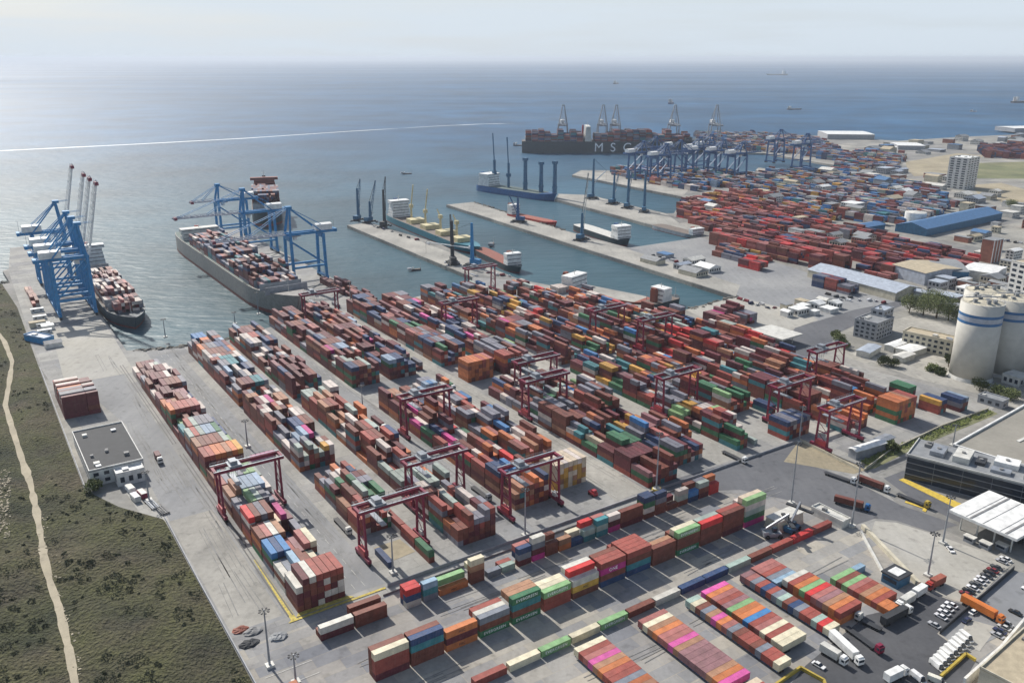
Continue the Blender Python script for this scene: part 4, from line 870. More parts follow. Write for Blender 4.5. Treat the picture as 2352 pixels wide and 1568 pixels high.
building('warehouse', (2206, 640), (2282, 652), (2220, 622), 9, 'wallwhite', 'white', 'bright white-roofed hall between the dark hall and white apartment block', 1)
building('apartment_block', (2304, 706), (2420, 742), (2360, 690), 38, 'wallwhite', 'rooftan', 'white apartment block with dark windows cut by the right edge', 0, 9, nx=7)
building('office_building', (2280, 694), (2306, 706), (2308, 684), 14, 'wallwhite', 'roofgrey', 'lower white annex leaning against the apartment block at right', 0, 3)
building('office_building', (2010, 784), (2048, 768), (1972, 766), 12.5, 'wallgrey', 'roofgrey', 'grey modern office block beside the curving far road', 0, 4)
building('office_building', (2024, 768), (2046, 758), (2006, 756), 17, 'wallgrey', 'roofsilver', 'taller grey rear wing rising behind the grey office block', 0, 5)
building('apartment_building', (2182, 822), (2198, 812), (2088, 786), 11, 'wallcream', 'rooftan', 'cream three-storey building with tan roof left of the silos', 0, 3, nx=3)
building('tower_block', (2214, 436), (2240, 430), (2186, 428), 46, 'wallwhite', 'white', 'tall white and grey striped tower block beside the green field', 0, 13, nx=4)
building('guard_house', (2244, 923), (2300, 940), (2232, 908), 4, 'wallgrey', 'roofgrey', 'low grey flat-roofed block at the corner of the big warehouse', 0, 1)
building('shed', (1965, 1056), (2034, 1035), (1960, 1044), 4.5, 'wallgrey', 'white', 'small white-roofed shed next to the green verge and gantry legs', .6)
building('workshop', (2016, 1036), (2052, 1020), (2000, 1026), 4, 'steel', 'steel', 'grey metal hut behind the small white-roofed shed', .4)
building('dark_building', w(147.5, -43.3), w(147.5, -19.6), w(200, -43.3), 7.5, 'wallwhite', 'roofdark', 'large dark flat-roofed building with white front wall between scrub and quay lane', 0, 2, nx=5)
building('annex', w(140.5, -33), w(140.5, -20.8), w(147.3, -33), 6, 'wallwhite', 'white', 'small white annex at the front corner of the dark-roofed building', 0, 1)
for k_, (A, B, Cc, h, rm, lab) in enumerate([((2052, 810), (2090, 796), (2036, 802), 4, 'white', 'small white-roofed shed, uppermost in the walled lot left of the silos'), ((2090, 822), (2140, 806), (2068, 808), 4, 'white', 'wide white-roofed shed in the walled lot left of the silos'), ((2072, 834), (2100, 824), (2056, 825), 3.5, 'offwhite', 'lowest pale shed in the walled lot left of the silos'),
      ((1995, 824), (2022, 808), (1975, 812), 4, 'roofsilver', 'pale green-blue metal shed near the shrubs below the grey office')]): building('shed', A, B, Cc, h, 'offwhite', rm, lab, .5)
for (A, B, Cc, h, lab) in [((1900, 320), (2008, 321), (1922, 312), 12, 'large pale flat-roofed hall standing right at the far shoreline'), ((2062, 344), (2124, 345), (2078, 337), 9, 'white-roofed hall just inland of the shoreline hall'), ((2330, 304), (2420, 302), (2340, 298), 10, 'white hall on the far shore cut by the right edge')]:
    building('hall', A, B, Cc, h, 'wallgrey', 'white', lab, .8)
building('roof_terrace_building', (2240, 1590), (2368, 1470), (2420, 1640), 9, 'wallcream', 'rooftan', 'large tan flat roof filling the lower right corner')
# white tank, canopies
p = at(2100, 516); t = empty('storage_tank', p); tag(t, 'round white storage tank beside the long blue warehouse', 'tank'); MB().tube((0, 0, 0), (0, 0, 15), 12, n=32).build('shell', 'white', t); MB().tube((0, 0, 15.02), (0, 0, 17), 12, 1, n=32).build('roof', 'offwhite', t)
def canopy(name, A, B, Cc, h, th, lab, mat='white', nx=4, seams=True):
    p, an, lx, ly = frame3(A, B, Cc); s = 1 if ly > 0 else -1; ly = abs(ly); t = empty(name, p, an); tag(t, lab, 'canopy')
    y0, y1 = min(0, s*ly), max(0, s*ly); ro = MB().box(0, lx, y0, y1, h, h+th).build('roof', mat, t)
    if seams:
        mb = MB()
        for k in range(1, 4): mb.box(lx*k/4-.1, lx*k/4+.1, y0+.4, y1-.4, h+th, h+th+.12)
        mb.box(lx*.3, lx*.3+.9, y0+.3, y1-.3, h+th+.001, h+th+.2).box(lx*.82, lx*.82+.9, y0+.3, y1-.3, h+th+.001, h+th+.2).build('roof_gutter', 'grey', ro)
    for i in range(nx):
        for y in (y0+ly*.15, y1-ly*.15): MB().tube((lx*(i+.5)/nx, y, 0), (lx*(i+.5)/nx, y, h), .35, n=8).build('post', 'offwhite', t)
    return t
canopy('gate_canopy', w(-94, 253), w(-122, 253), w(-94, 284), 8, 1.2, 'large white gate canopy with grey seams above the weighbridge lanes')
canopy('filling_canopy', (1795, 802), (1842, 788), (1748, 772), 6, 1.0, 'pale cream canopy roof beside the dark far road', 'offwhite', 2, False)
for i, (x, y) in enumerate([(2226, 1244), (2262, 1258), (2300, 1262), (2320, 1240)]):
    p = at(x, y); t = empty('weighbridge_booth', p, AV); tag(t, f'small booth below the large white gate canopy, {ORD[i]} from the left', 'booth', 'booths under the gate canopy'); MB().box(-1.2, 1.2, -2, 2, 0, 2.6).build('wall', 'steel', t); MB().box(-1.5, 1.5, -2.3, 2.3, 2.61, 2.8).build('roof', 'offwhite', t); MB().box(-1.24, 1.24, -1.6, 1.6, 1.2, 2.1).build('windows', 'glass', t)
# dark glass customs building and the big warehouse behind it
p, an, lx, ly = frame3(w(-57, 280), w(-98, 294), w(-55, 290)); lx += 40
t = empty('glass_building', p, an); tag(t, 'dark glass building with banded facade and rooftop plant above the yellow kerb', 'building')
MB().box(0, lx, 0, 22, 0, 12).build('wall', 'dark', t); b = MB()
for k in range(4): b.box(.3, lx-.3, -.12, -.02, .6+k*2.9, 2.6+k*2.9); b.box(-.12, -.02, .3, 21.7, .6+k*2.9, 2.6+k*2.9)
b.build('window_band', 'glass', t); b = MB()
for k in range(5): b.box(.1, lx, -.3, -.13, .05+k*2.9, .35+k*2.9)
for k in range(0, int(lx), 12): b.box(k, k+.12, -.2, -.121, .4, 11.6)
b.build('mullion', 'steel', t); ro = MB().box(-.4, lx+.4, -.5, 22.4, 12.01, 12.5).build('roof', 'roofgrey', t)
MB().box(-.4, lx+.4, -.55, -.1, 12.51, 13.2).box(-.41, 0, -.09, 22.4, 12.51, 13.2).build('parapet', 'offwhite', ro)
for x0, x1, y0, y1, hh, m_ in [(8, 14, 6, 16, 2.2, 'steel'), (18, 25, 5, 17, 3.0, 'offwhite'), (27, 31, 8, 15, 1.6, 'dark'), (34, 44, 12, 20, 2.4, 'white'), (34, 42, 4, 9, 1.4, 'steel'), (47, 52, 5, 12, 2.2, 'offwhite'), (55, 64, 8, 18, 2.6, 'white'), (4, 7, 14, 19, 1.6, 'grey'), (66, 72, 5, 12, 2, 'steel')]:
    if x1 < lx: u_ = MB().box(x0, x1, y0, y1, 12.51, 12.5+hh).build('roof_plant', m_, ro); MB().tube(((x0+x1)/2, (y0+y1)/2, 12.5+hh), ((x0+x1)/2, (y0+y1)/2, 13.1+hh), .9, n=12).build('fan', 'grey', u_)
P = [w(-60, 314, 0), w(-53, 395, 0), w(-46, 470, 0), w(-150, 470, 0), w(-150, 341, 0), w(-84, 318, 0)]
t = empty('warehouse', P[0]); tag(t, 'huge warehouse with taupe roof and white parapet behind the glass building', 'building'); q = [(p.x-P[0].x, p.y-P[0].y) for p in P]
MB().poly(q, 0, 9).build('wall', 'wallgrey', t); cx_, cy_ = sum(a_[0] for a_ in q)/6, sum(a_[1] for a_ in q)/6
ro = MB().poly(q, 9.01, 9.4).build('roof', M('taupe_roof', (.27, .255, .22), .85, 0, .12, .05), t); pm = MB()
for a_, b_ in zip(q, q[1:]+q[:1]): pm.bar((*a_, 9.9), (*b_, 9.9), .9, 1.0)
pm.build('parapet', 'white', ro); sk = MB()
for i in range(6):
    a_ = w(-75-i*12, 345, 0)-P[0]; b_ = w(-75-i*12, 440, 0)-P[0]; sk.bar((a_.x, a_.y, 9.6), (b_.x, b_.y, 9.6), 1.6, .4)
sk.build('skylight', 'offwhite', ro)
# silos
for i, (x, y, lab) in enumerate([(287, 503, 'cream concrete silo with blue bands, frontmost and leftmost'), (311, 512, 'cream concrete silo with blue bands, second, half behind the front one'), (336, 521, 'cream concrete silo, rightmost, cut by the right edge'), (303, 530, 'cream concrete silo mostly hidden behind the first two')]):
    t = empty('silo', (x, y, 0)); tag(t, lab, 'silo', 'cement silos'); rr = 12.2
    MB().tube((0, 0, 0), (0, 0, 49), rr, n=64).build('shell', 'silo', t, True); [setattr(p_, 'use_smooth', len(p_.vertices) == 4) for p_ in t.children[-1].data.polygons] if t.children else None
    for z in (36.3, 40.8):
        b = MB().tube((0, 0, z), (0, 0, z+1.7), rr+.04, n=64, cap=False).build('blue_band', 'bluestrip', t, True)
    b = MB().tube((0, 0, 38.05), (0, 0, 40.75), rr+.03, n=64, cap=False).build('pale_band', 'tarp', t, True)
    MB().tube((0, 0, 49.02), (0, 0, 50.6), rr-.6, rr*.35, n=48).build('roof', 'wallcream', t); pl = MB()
    r = random.Random(i)
    for k in range(9):
        a_ = r.random()*6.28; q_ = r.uniform(1, 9); pl.box(q_*math.cos(a_)-1, q_*math.cos(a_)+1, q_*math.sin(a_)-.8, q_*math.sin(a_)+.8, 49.1, 50.4+r.uniform(.5, 2.2))
    pl.box(-11, 11, -.7, .7, 51.6, 52.1); pl.build('roof_plant', 'roofgrey', t); rl = MB()
    for k in range(32):
        a_, b_ = k*math.pi/16, (k+1)*math.pi/16; rl.bar((11.9*math.cos(a_), 11.9*math.sin(a_), 50.1), (11.9*math.cos(b_), 11.9*math.sin(b_), 50.1), .1); rl.bar((11.9*math.cos(a_), 11.9*math.sin(a_), 49), (11.9*math.cos(a_), 11.9*math.sin(a_), 50.1), .08)
    rl.build('railing', 'steel', t); MB().tube((0, 0, -.01), (0, 0, 2.2), rr+.9, rr+.06, n=64, cap=False).build('plinth', 'offwhite', t)
# reddish framed plant building far right
for i, (x, y, h, c1, lab) in enumerate([(2272, 600, 22, 'wallbrick', 'orange and white framed plant tower among far red containers')]):
    t = empty('plant_tower', at(x, y), AV); tag(t, lab, 'building'); MB().box(-8, 8, -6, 6, 0, h).build('wall', c1, t); mb = MB()
    for k in range(4): mb.box(-8+k*5.3-.5, -8+k*5.3+.5, -6.3, -5.9, 0, h+1)
    mb.build('pilaster', 'white', t); MB().box(-8.4, 8.4, -6.4, 6.4, h+.01, h+.5).build('roof', 'roofgrey', t)
# scattered small buildings of the port town, right side
def town(poly_, n, seed, hmin, hmax, phrase, smin=7, smax=20):
    P = Dp(poly_); r = random.Random(seed); m = len(P); xs = [p[0] for p in P]; ys = [p[1] for p in P]; pts = []; tries = 0
    while len(pts) < n and tries < 4000:
        tries += 1; x, y = r.uniform(min(xs), max(xs)), r.uniform(min(ys), max(ys)); c = False
        for i in range(m):
            (x0, y0), (x1, y1) = P[i], P[(i+1) % m]
            if (y0 > y) != (y1 > y) and x < (x1-x0)*(y-y0)/(y1-y0)+x0: c = not c
        if c and all((x-a_)**2+(y-b_)**2 > (smax*.85)**2 for a_, b_ in pts): pts.append((x, y))
    pts.sort(key=lambda q: pj((q[0], q[1], 0))[0])
    CL[:] = [c for c in CL if c[5] == 0 or all((c[0].x-a_)**2+(c[0].y-b_)**2 > (smax*.6+7)**2 for a_, b_ in pts)]
    for i, (x, y) in enumerate(pts):
        wm, rm = r.choice([('wallwhite', 'roofgrey'), ('wallcream', 'rooftan'), ('wallgrey', 'roofsilver'), ('wallwhite', 'white'), ('wallcream', 'roofgrey'), ('offwhite', 'offwhite'), ('wallbrick', 'roofgrey'), ('wallgrey', 'roofblue')])
        cn = {'wallwhite': 'white', 'wallcream': 'cream', 'wallgrey': 'grey', 'offwhite': 'off-white', 'wallbrick': 'brick'}[wm]; rn = {'roofgrey': 'grey', 'rooftan': 'tan', 'roofsilver': 'silver', 'white': 'white', 'offwhite': 'pale', 'roofblue': 'blue'}[rm]
        lx, ly, h = r.uniform(smin, smax), r.uniform(smin, smax)*.8, r.uniform(hmin, hmax); rg = r.random() < .5
        t = empty('small_building', (x, y, 0), AV+r.choice([0, math.pi/2])+r.uniform(-.06, .06)); tag(t, f'{cn} building with {rn} roof, {ORD[i]} from the left {phrase}', 'building', 'small buildings ' + phrase)
        MB().box(-lx/2, lx/2, -ly/2, ly/2, 0, h).build('wall', wm, t)
        if rg: MB().prism([(-ly/2-.4, h), (ly/2+.4, h), (0, h+ly*.18)], -lx/2-.4, lx/2+.4).build('roof', rm, t)
        else: MB().box(-lx/2-.2, lx/2+.2, -ly/2-.2, ly/2+.2, h+.01, h+.5).build('roof', rm, t)
        if h > 4: wn = t; windows(wn, 'x', -lx/2+.5, lx/2-.5, .5, h, -ly/2-.02, max(2, int(lx/3)), max(1, int(h/3))); windows(wn, 'y', -ly/2+.5, ly/2-.5, .5, h, -lx/2-.02, max(2, int(ly/3)), max(1, int(h/3)))
town([(2110, 690), (2170, 640), (2300, 655), (2300, 705), (2200, 715)], 20, 1, 4, 9, 'behind the silos')
town([(2180, 560), (2240, 520), (2480, 500), (2480, 640), (2330, 660), (2250, 600)], 26, 2, 3, 10, 'right of the long blue warehouse')
town([(2150, 480), (2230, 445), (2480, 470), (2480, 500), (2320, 500), (2200, 490)], 16, 3, 4, 12, 'below the tower block', 10, 26)
town([(1950, 345), (2070, 328), (2480, 312), (2480, 335), (2240, 345), (2060, 360)], 38, 4, 4, 12, 'along the far shore', 12, 34)
town([(1900, 400), (2080, 395), (2180, 415), (2170, 440), (2060, 420)], 14, 5, 4, 10, 'left of the tower block', 12, 30)
town([(1720, 430), (1900, 405), (2100, 430), (2130, 470), (1950, 500), (1780, 470)], 16, 16, 7, 13, 'among the far stacks', 12, 28)
town([(1600, 470), (1750, 490), (2000, 560), (1960, 590), (1700, 540)], 9, 17, 6, 10, 'among the far red stacks', 10, 20)
town([(1790, 705), (1880, 690), (1935, 705), (1880, 725), (1800, 735)], 12, 6, 3, 5, 'above the curving far road', 6, 14)
town([(1455, 580), (1560, 588), (1640, 612), (1620, 640), (1500, 604)], 6, 7, 3, 5, 'at the root of the middle pier', 8, 22)
town([(2290, 800), (2352, 800), (2480, 860), (2480, 910), (2352, 900), (2300, 870)], 7, 8, 3, 6, 'at the foot of the silos', 7, 14)
town([(80, 742), (112, 742), (130, 800), (100, 800)], 3, 9, 3, 5, 'on the left quay', 6, 11)
# blue tarpaulin-covered truck stand on left quay
building('kiosk', (104, 792), (126, 785), (97, 770), 4, 'blue', 'tarp', 'bright blue kiosk with pale roof on the left quay edge')
# ------------------------------------------------------------------ light masts
def mast(p, h, lab, arms=True):
    t = empty('light_mast', p, AV); tag(t, lab, 'light mast', 'tall light masts of the yard')
    MB().tube((0, 0, 0), (0, 0, h), .42, .2, 10).build('pole', 'steel', t); MB().box(-1.3, 1.3, -1.3, 1.3, .003, 1.0).build('base', 'offwhite', t)
    hd = MB()
    for k in range(8): a_ = k*math.pi/4; hd.box(-.35, .35, -.22, .22, -.16, .16, Matrix.Translation((1.5*math.cos(a_), 1.5*math.sin(a_), h-.5)) @ Matrix.Rotation(a_, 4, 'Z')); hd.bar((0, 0, h-.3), (1.5*math.cos(a_), 1.5*math.sin(a_), h-.4), .1)
    hd.build('floodlights', 'dark', t)
for x, y, h, lab in [(1817, 1156, 30, 'tall grey light mast where the patchwork yard meets the dark road'), (1956, 1209, 30, 'tall grey light mast at the top end of the cream parapet'), (2131, 1322, 19, 'shorter light mast beside the parked trucks near the gate'), (2165, 1248, 22, 'pale light mast on the open gate apron'),
    (620, 1530, 22, 'light mast by the tarpaulin heaps, lower left corner'), (680, 1568, 11, 'short dark light mast at the bottom edge, lower left'), (903, 1316, 17, 'thin light mast beside the sand patch'), (1206, 1230, 22, 'thin light mast in front of the low pale boundary wall'), (343, 1150, 15, 'light mast beside the white annex and quay lane'),
    (569, 1026, 15, 'thin light mast on the truck lane beside the first block'), (835, 970, 22, 'thin light mast in the shaded aisle in the middle of the yard'), (1507, 1130, 30, 'light mast by the yellow bollard at the end of the blue stacks'), (2188, 1024, 12, 'dark light mast by the verge beside the taupe roof'), (540, 745, 10, 'thin light mast at the water edge behind the first blocks'), (380, 775, 14, 'thin light mast at the basin edge by the small ship'), (594, 722, 18, 'thin pale light mast beside the hull of the big ship'),
    (805, 690, 16, 'thin light mast on the big quay near the red crane'), (1272, 880, 20, 'thin light mast above the wide aisle'), (1835, 1015, 20, 'light mast at the corner above the sand lot')]: mast(at(x, y), h, lab)
# ------------------------------------------------------------------ vehicles (local +x forward)
def wheels(mb_parent, xs, yh, r=.5, wd_=.3, rim=False):
    for x in xs:
        for sy in (-1, 1): MB().tube((x, sy*yh-wd_/2, r), (x, sy*yh+wd_/2, r), r, n=12).build('wheel', 'rubber', mb_parent)
def make_trailer(Ls):
    t = empty('trailer', (0, 0, 0)); h = Ls/2
    fr = MB().box(-h, h, -.55, -.3, .85, 1.2).box(-h, h, .3, .55, .85, 1.2)
    for k in range(5): x = -h+.2+k*(Ls-.6)/4; fr.box(x, x+.2, -1.2, 1.2, 1.0, 1.15)
    fr.build('frame', 'darkblue', t); wheels(t, [-h+1.2, -h+2.5, -h+3.8] if Ls > 8 else [-h+1.2, -h+2.5], 1.0)
    MB().box(h-2.6, h-2.4, -.7, -.5, .05, .85).box(h-2.6, h-2.4, .5, .7, .05, .85).build('landing_leg', 'steel', t); return t
TP = {40: make_trailer(12.2), 20: make_trailer(6.1)}; used_t = set()
for (u, v, ln, phrase, i) in TRAIL:
    p = w(u, v)
    x, y = pj(p)
    if y > 1640: continue
    lab = f'low trailer under {ORD[i]} container from far end, {phrase}'
    if ln not in used_t: used_t.add(ln); t = TP[ln]; t.location = p; t.rotation_euler = (0, 0, AV); tag(t, lab, 'trailer', 'trailers parked in rows')
    else: dup(TP[ln], p, AV, lab, 'trailers parked in rows')
def truck(p, ang, cabcol, label, load=None, boxcol=None, contcol=None, tank=False):
    """tractor with optional trailer; origin at the middle"""
    t = empty('truck', p, ang); tag(t, label, 'truck'); 
    L_ = 12.5 if load != 'short' else 6.6
    fx = L_/2
    c = MB().prism([(0, 0), (1, 0), (1, 1), (0, 1)], 0, 0) if 0 else MB().box(fx+.8, fx+2.9, -1.2, 1.2, .9, 3.1).box(fx+.9, fx+2.3, -1.05, 1.05, 3.1, 3.55)
    cb = c.build('cab', cabcol, t); MB().box(fx+2.88, fx+2.95, -1.05, 1.05, 1.9, 2.8).box(fx+1.6, fx+2.6, -1.23, 1.23, 1.9, 2.7).build('windows', 'glass', cb)
    MB().box(-L_/2, fx+2.7, -.5, .5, .75, 1.1).box(-L_/2, fx, -1.15, 1.15, 1.08, 1.22).build('chassis', 'dark', t)
    wheels(t, [fx+2.1, fx-.6, -L_/2+1.2, -L_/2+2.5], 1.0)
    if boxcol: MB().box(-L_/2, fx, -1.25, 1.25, 1.23, 3.9).build('cargo_box', boxcol, t)
    if tank: MB().tube((-L_/2, 0, 2.4), (fx, 0, 2.4), 1.15, n=16).build('tank', boxcol or 'offwhite', t)
    if contcol:
        ln = 40 if L_ > 10 else 20; cont(Vector((p[0], p[1], 1.25)), ang, ln, contcol, f'{wordcol(contcol)} container riding on the {" ".join(label.split()[:9])}')
    return t
def ang_d(x0, y0, x1, y1): a_, b_ = at(x0, y0), at(x1, y1); return math.atan2(b_.y-a_.y, b_.x-a_.x)
truck(at(1948, 1162), ang_d(1914, 1151, 1989, 1171), 'hullblue', 'blue-cabbed lorry on the dark road', contcol='b')
truck(at(1998, 1117), ang_d(1976, 1108, 2034, 1130), 'white', 'white-cabbed lorry by the road kerb', contcol='b')
truck(at(1922, 1098), ang_d(1870, 1078, 1945, 1105), 'white', 'empty white flatbed lorry parked along the sand lot kerb')
truck(at(2090, 1150), ang_d(2060, 1135, 2130, 1165), 'yellow', 'yellow-cabbed flatbed lorry beside the yellow kerb marking')
truck(at(1935, 1492), ang_d(1910, 1465, 1960, 1512), 'white', 'long white box lorry parked among the trailers', boxcol='white')
truck(at(1975, 1468), ang_d(1950, 1448, 2010, 1492), 'crimson', 'dark red flatbed lorry parked beside the white box lorry')
truck(at(2052, 1425), ang_d(2020, 1440, 2078, 1410), 'white', 'dark-boxed lorry pointing to the road', boxcol='roofdark')
truck(at(2110, 1368), ang_d(2150, 1345, 2070, 1395), 'white', 'white box lorry behind another white lorry at the gate road', 'short', boxcol='white')
truck(at(2082, 1388), ang_d(2150, 1345, 2070, 1395), 'white', 'foremost white box lorry heading down the gate road', 'short', boxcol='offwhite')
truck(at(2152, 1345), ang_d(2170, 1335, 2130, 1355), 'red', 'pinkish tipper lorry waiting beneath the shorter light mast', 'short', boxcol='deckred')
truck(at(2246, 1404), ang_d(2226, 1394, 2270, 1418), 'orange', 'long orange lorry crossing the car park edge', boxcol='orange')
truck(at(2050, 1562), ang_d(2030, 1572, 2075, 1550), 'white', 'white van-bodied lorry at the bottom edge', 'short', boxcol='white')
truck(at(1905, 1508), ang_d(1880, 1495, 1925, 1522), 'white', 'white bus-like lorry left of the long white box lorry', 'short', boxcol='offwhite')
truck(at(2003, 1440), ang_d(2020, 1450, 1990, 1435), 'offwhite', 'cream flatbed lorry at the end of the dark boxed lorry', 'short')
truck(w(160, -11, 0), AU+math.pi, 'white', 'lone lorry driving down the quay lane', 'short', contcol='m')
truck(w(42, 104, 0), AU+math.pi, 'steel', 'empty flatbed lorry in the bay beside the crimson crane')
truck(w(50, 39.8, 0), AU+math.pi, 'offwhite', 'lorry in the lane at the foot of the crimson crane')
truck(w(4, 229, 0), AU+math.pi, 'white', 'empty flatbed lorry on the aisle beside the orange and white stack')
truck(w(168, 158, 0), AU+math.pi, 'white', 'white-cabbed lorry on the middle aisle near the orange wall', contcol='g')
truck(w(138, 98, 0), AU+math.pi, 'white', 'white-cabbed lorry in the shaded aisle', contcol='m')
truck(at(2328, 1240), ang_d(2310, 1235, 2350, 1250), 'steel', 'grey lorry half under the large white gate canopy', 'short', boxcol='dark')
# reach stackers and spreader frame
def stacker(p, ang, lab, col='steel', e_=34, ln=12):
    t = empty('reach_stacker', p, ang); tag(t, lab, 'machine'); MB().box(-4.5, 3, -1.9, 1.9, .9, 2.4).box(-4.8, -2.6, -1.9, 1.9, 2.4, 3.2).build('body', col, t)
    wheels(t, [-3, 2.4], 2.0, .95, .8); cb = MB().box(-.4, 1.4, -.8, .8, 2.4, 4.2).build('cab', 'glass', t)
    tip = (-4+ln*math.cos(R(e_)), 0, 3.5+ln*math.sin(R(e_))); MB().bar((-4, 0, 3.5), tip, .7, .9).build('boom', 'steel', t); MB().bar(tip, (tip[0], 0, tip[2]-2.5), .5).box(tip[0]-.8, tip[0]+.8, -6, 6, tip[2]-3.3, tip[2]-2.6).build('spreader', 'dark', t)
stacker(at(1775, 1232), AV-.5, 'grey reach stacker with raised arm at the right end of the tall row'); stacker(at(1820, 1218), AV+.2, 'second grey reach stacker nearer the cream wall', 'towerblue', 44)
p = at(1800, 1205); t = empty('sloped_shelter', p, AV); tag(t, 'cream sloped shelter between the two grey reach stackers', 'shelter'); MB().prism([(-4, 0), (4, 0), (3, 5), (-3, 5)], -8, 8).build('wall', 'wallcream', t); MB().box(-8.3, 8.3, -3.3, 3.3, 5.01, 5.4).build('roof', 'offwhite', t)
building('gate_wing', (1862, 1180), (1880, 1172), (1955, 1205), 3, 'offwhite', 'offwhite', 'low pale wing building joining the light mast and the stackers')
t = empty('gate_booth', at(2056, 1336), AV); tag(t, 'dark-framed gate booth with white roof panel at the end of the parapet', 'booth'); MB().box(-4, 4, -3.4, 3.4, 0, 4).build('wall', 'towerblue', t); ro = MB().box(-4.4, 4.4, -3.8, 3.8, 4.01, 4.6).build('roof', 'dark', t); MB().box(-2.6, 2.6, -2.2, 2.2, 4.61, 4.8).build('roof_panel', 'white', ro); MB().box(-4.05, 4.05, -2.8, 2.8, 1.6, 3.1).build('windows', 'glass', t)
# cars
def make_car(van=False):
    t = empty('car' if not van else 'van', (0, 0, 0)); h = 1.45 if not van else 2.2; Ls = 4.4 if not van else 5.4
    bd = MB().prism([(-.86, .35), (.86, .35), (.9, .8), (-.9, .8)], -Ls/2, Ls/2)
    if van: bd.prism([(-.9, .8), (.9, .8), (.82, 2.15), (-.82, 2.15)], -Ls/2, Ls/2-1.1)
    body = bd.build('body', 'cont', t); cn = MB(); k = len(cn.v)
    x0, x1, a0, a1 = (-1.7, 1.15, -1.1, .35) if not van else (1.2, 2.3, 1.3, 1.7)
    cn.v += [Vector(q) for q in ((x0, -.8, .8), (x1, -.8, .8), (x1, .8, .8), (x0, .8, .8), (a0, -.65, h), (a1, -.65, h), (a1, .65, h), (a0, .65, h))]; cn.f += [(4, 5, 6, 7), (0, 1, 5, 4), (1, 2, 6, 5), (2, 3, 7, 6), (3, 0, 4, 7)]
    cn.build('windows', 'glass', t); MB().box(a0+.05, a1-.05, -.6, .6, h, h+.04).build('roof', 'cont', t) if not van else None
    for x in (-Ls/2+.8, Ls/2-.85):
        for sy in (-1, 1): MB().tube((x, sy*.82-.1, .32), (x, sy*.82+.1, .32), .32, n=10).build('wheel', 'rubber', t)
    return t
carp = make_car(); vanp = make_car(True); first = {0: 1, 1: 1}
def car(p, ang, col, label, van=False, group='cars parked in the car park', nm=None):
    pr = vanp if van else carp
    if first[int(van)]:
        first[int(van)] = 0; t = pr; t.location = p; t.rotation_euler = (0, 0, ang); t['label'] = label; t['group'] = group
    else: t = dup(pr, p, ang, label, group)
    t['category'] = 'van' if van else 'car'
    for ch in t.children: ch.color = (*col, 1)
CC = [('white', (.75, .75, .75)), ('silver', (.42, .43, .45)), ('black', (.02, .02, .02)), ('dark grey', (.08, .085, .09)), ('white', (.72, .72, .74)), ('dark red', (.2, .02, .03)), ('navy', (.02, .03, .08)), ('silver', (.5, .5, .5))]
r = random.Random(4)
for rowi, (u0, v0, u1, v1, n, phrase, av) in enumerate([(-129, 187, -125.5, 203, 6, 'in the fence row below the orange lorry', AU), (-124.5, 214, -120.5, 250, 13, 'in the fence row above the orange lorry', AU), (-144, 200, -141, 218, 7, 'in the loose lower car park row', AU), (-136, 236, -133, 256, 6, 'in the right-hand car park row', AU), (-134, 199, -132.5, 206, 2, 'beside the orange lorry', AV)]):
    seen = {}
    for i in range(n):
        if r.random() < .12: continue
        f = i/max(1, n-1); k = r.choice(CC); car(w(u0+(u1-u0)*f+r.uniform(-.3, .3), v0+(v1-v0)*f+r.uniform(-.15, .15)), av+r.uniform(-.05, .05), k[1], f'{k[0]} car, {ORD[i]} place from left {phrase}')
for i in range(9): car(w(-136.5-.9*i, 172+.2*i+r.uniform(-.2, .2)) if 0 else at(2150+r.uniform(-2, 2)+i*8.5, 1532-i*8.2), ang_d(2140, 1520, 2170, 1545), (.74, .74, .72), f'white van, {ORD[i]} from the lower left in the diagonal van line', True, 'white vans parked in a diagonal line')
car(at(2183, 1264), ang_d(2176, 1252, 2198, 1280), (.75, .75, .75), 'white car driving alone across the pale gate apron'); car(at(1880, 1530), ang_d(1865, 1520, 1900, 1540), (.72, .72, .72), 'white car parked below the bus-like lorry')
car(at(2108, 1560), ang_d(2090, 1545, 2130, 1575), (.7, .7, .7), 'white van by the yellow barrier at the bottom edge', True); car(at(2150, 1566), ang_d(2140, 1560, 2170, 1572), (.66, .64, .55), 'cream van at the bottom edge beside the van line', True)
r = random.Random(33)
for (x0, y0, x1, y1, n) in [(1500, 585, 1620, 622, 9), (1700, 690, 1790, 712, 7), (1830, 700, 1960, 690, 9), (1900, 680, 2050, 700, 8), (2260, 550, 2352, 560, 8), (2230, 590, 2340, 610, 8), (1120, 628, 1190, 640, 4), (860, 520, 1000, 566, 7)]:
    for i in range(n):
        f = i/n; k = r.choice(CC); car(at(x0+(x1-x0)*f+r.uniform(-3, 3), y0+(y1-y0)*f+r.uniform(-3, 3)), AV+r.choice([0, 1.57])+r.uniform(-.1, .1), k[1], 'tiny vehicle parked loosely in the distant port yards and on the piers', r.random() < .5, 'tiny vehicles far off in the port')
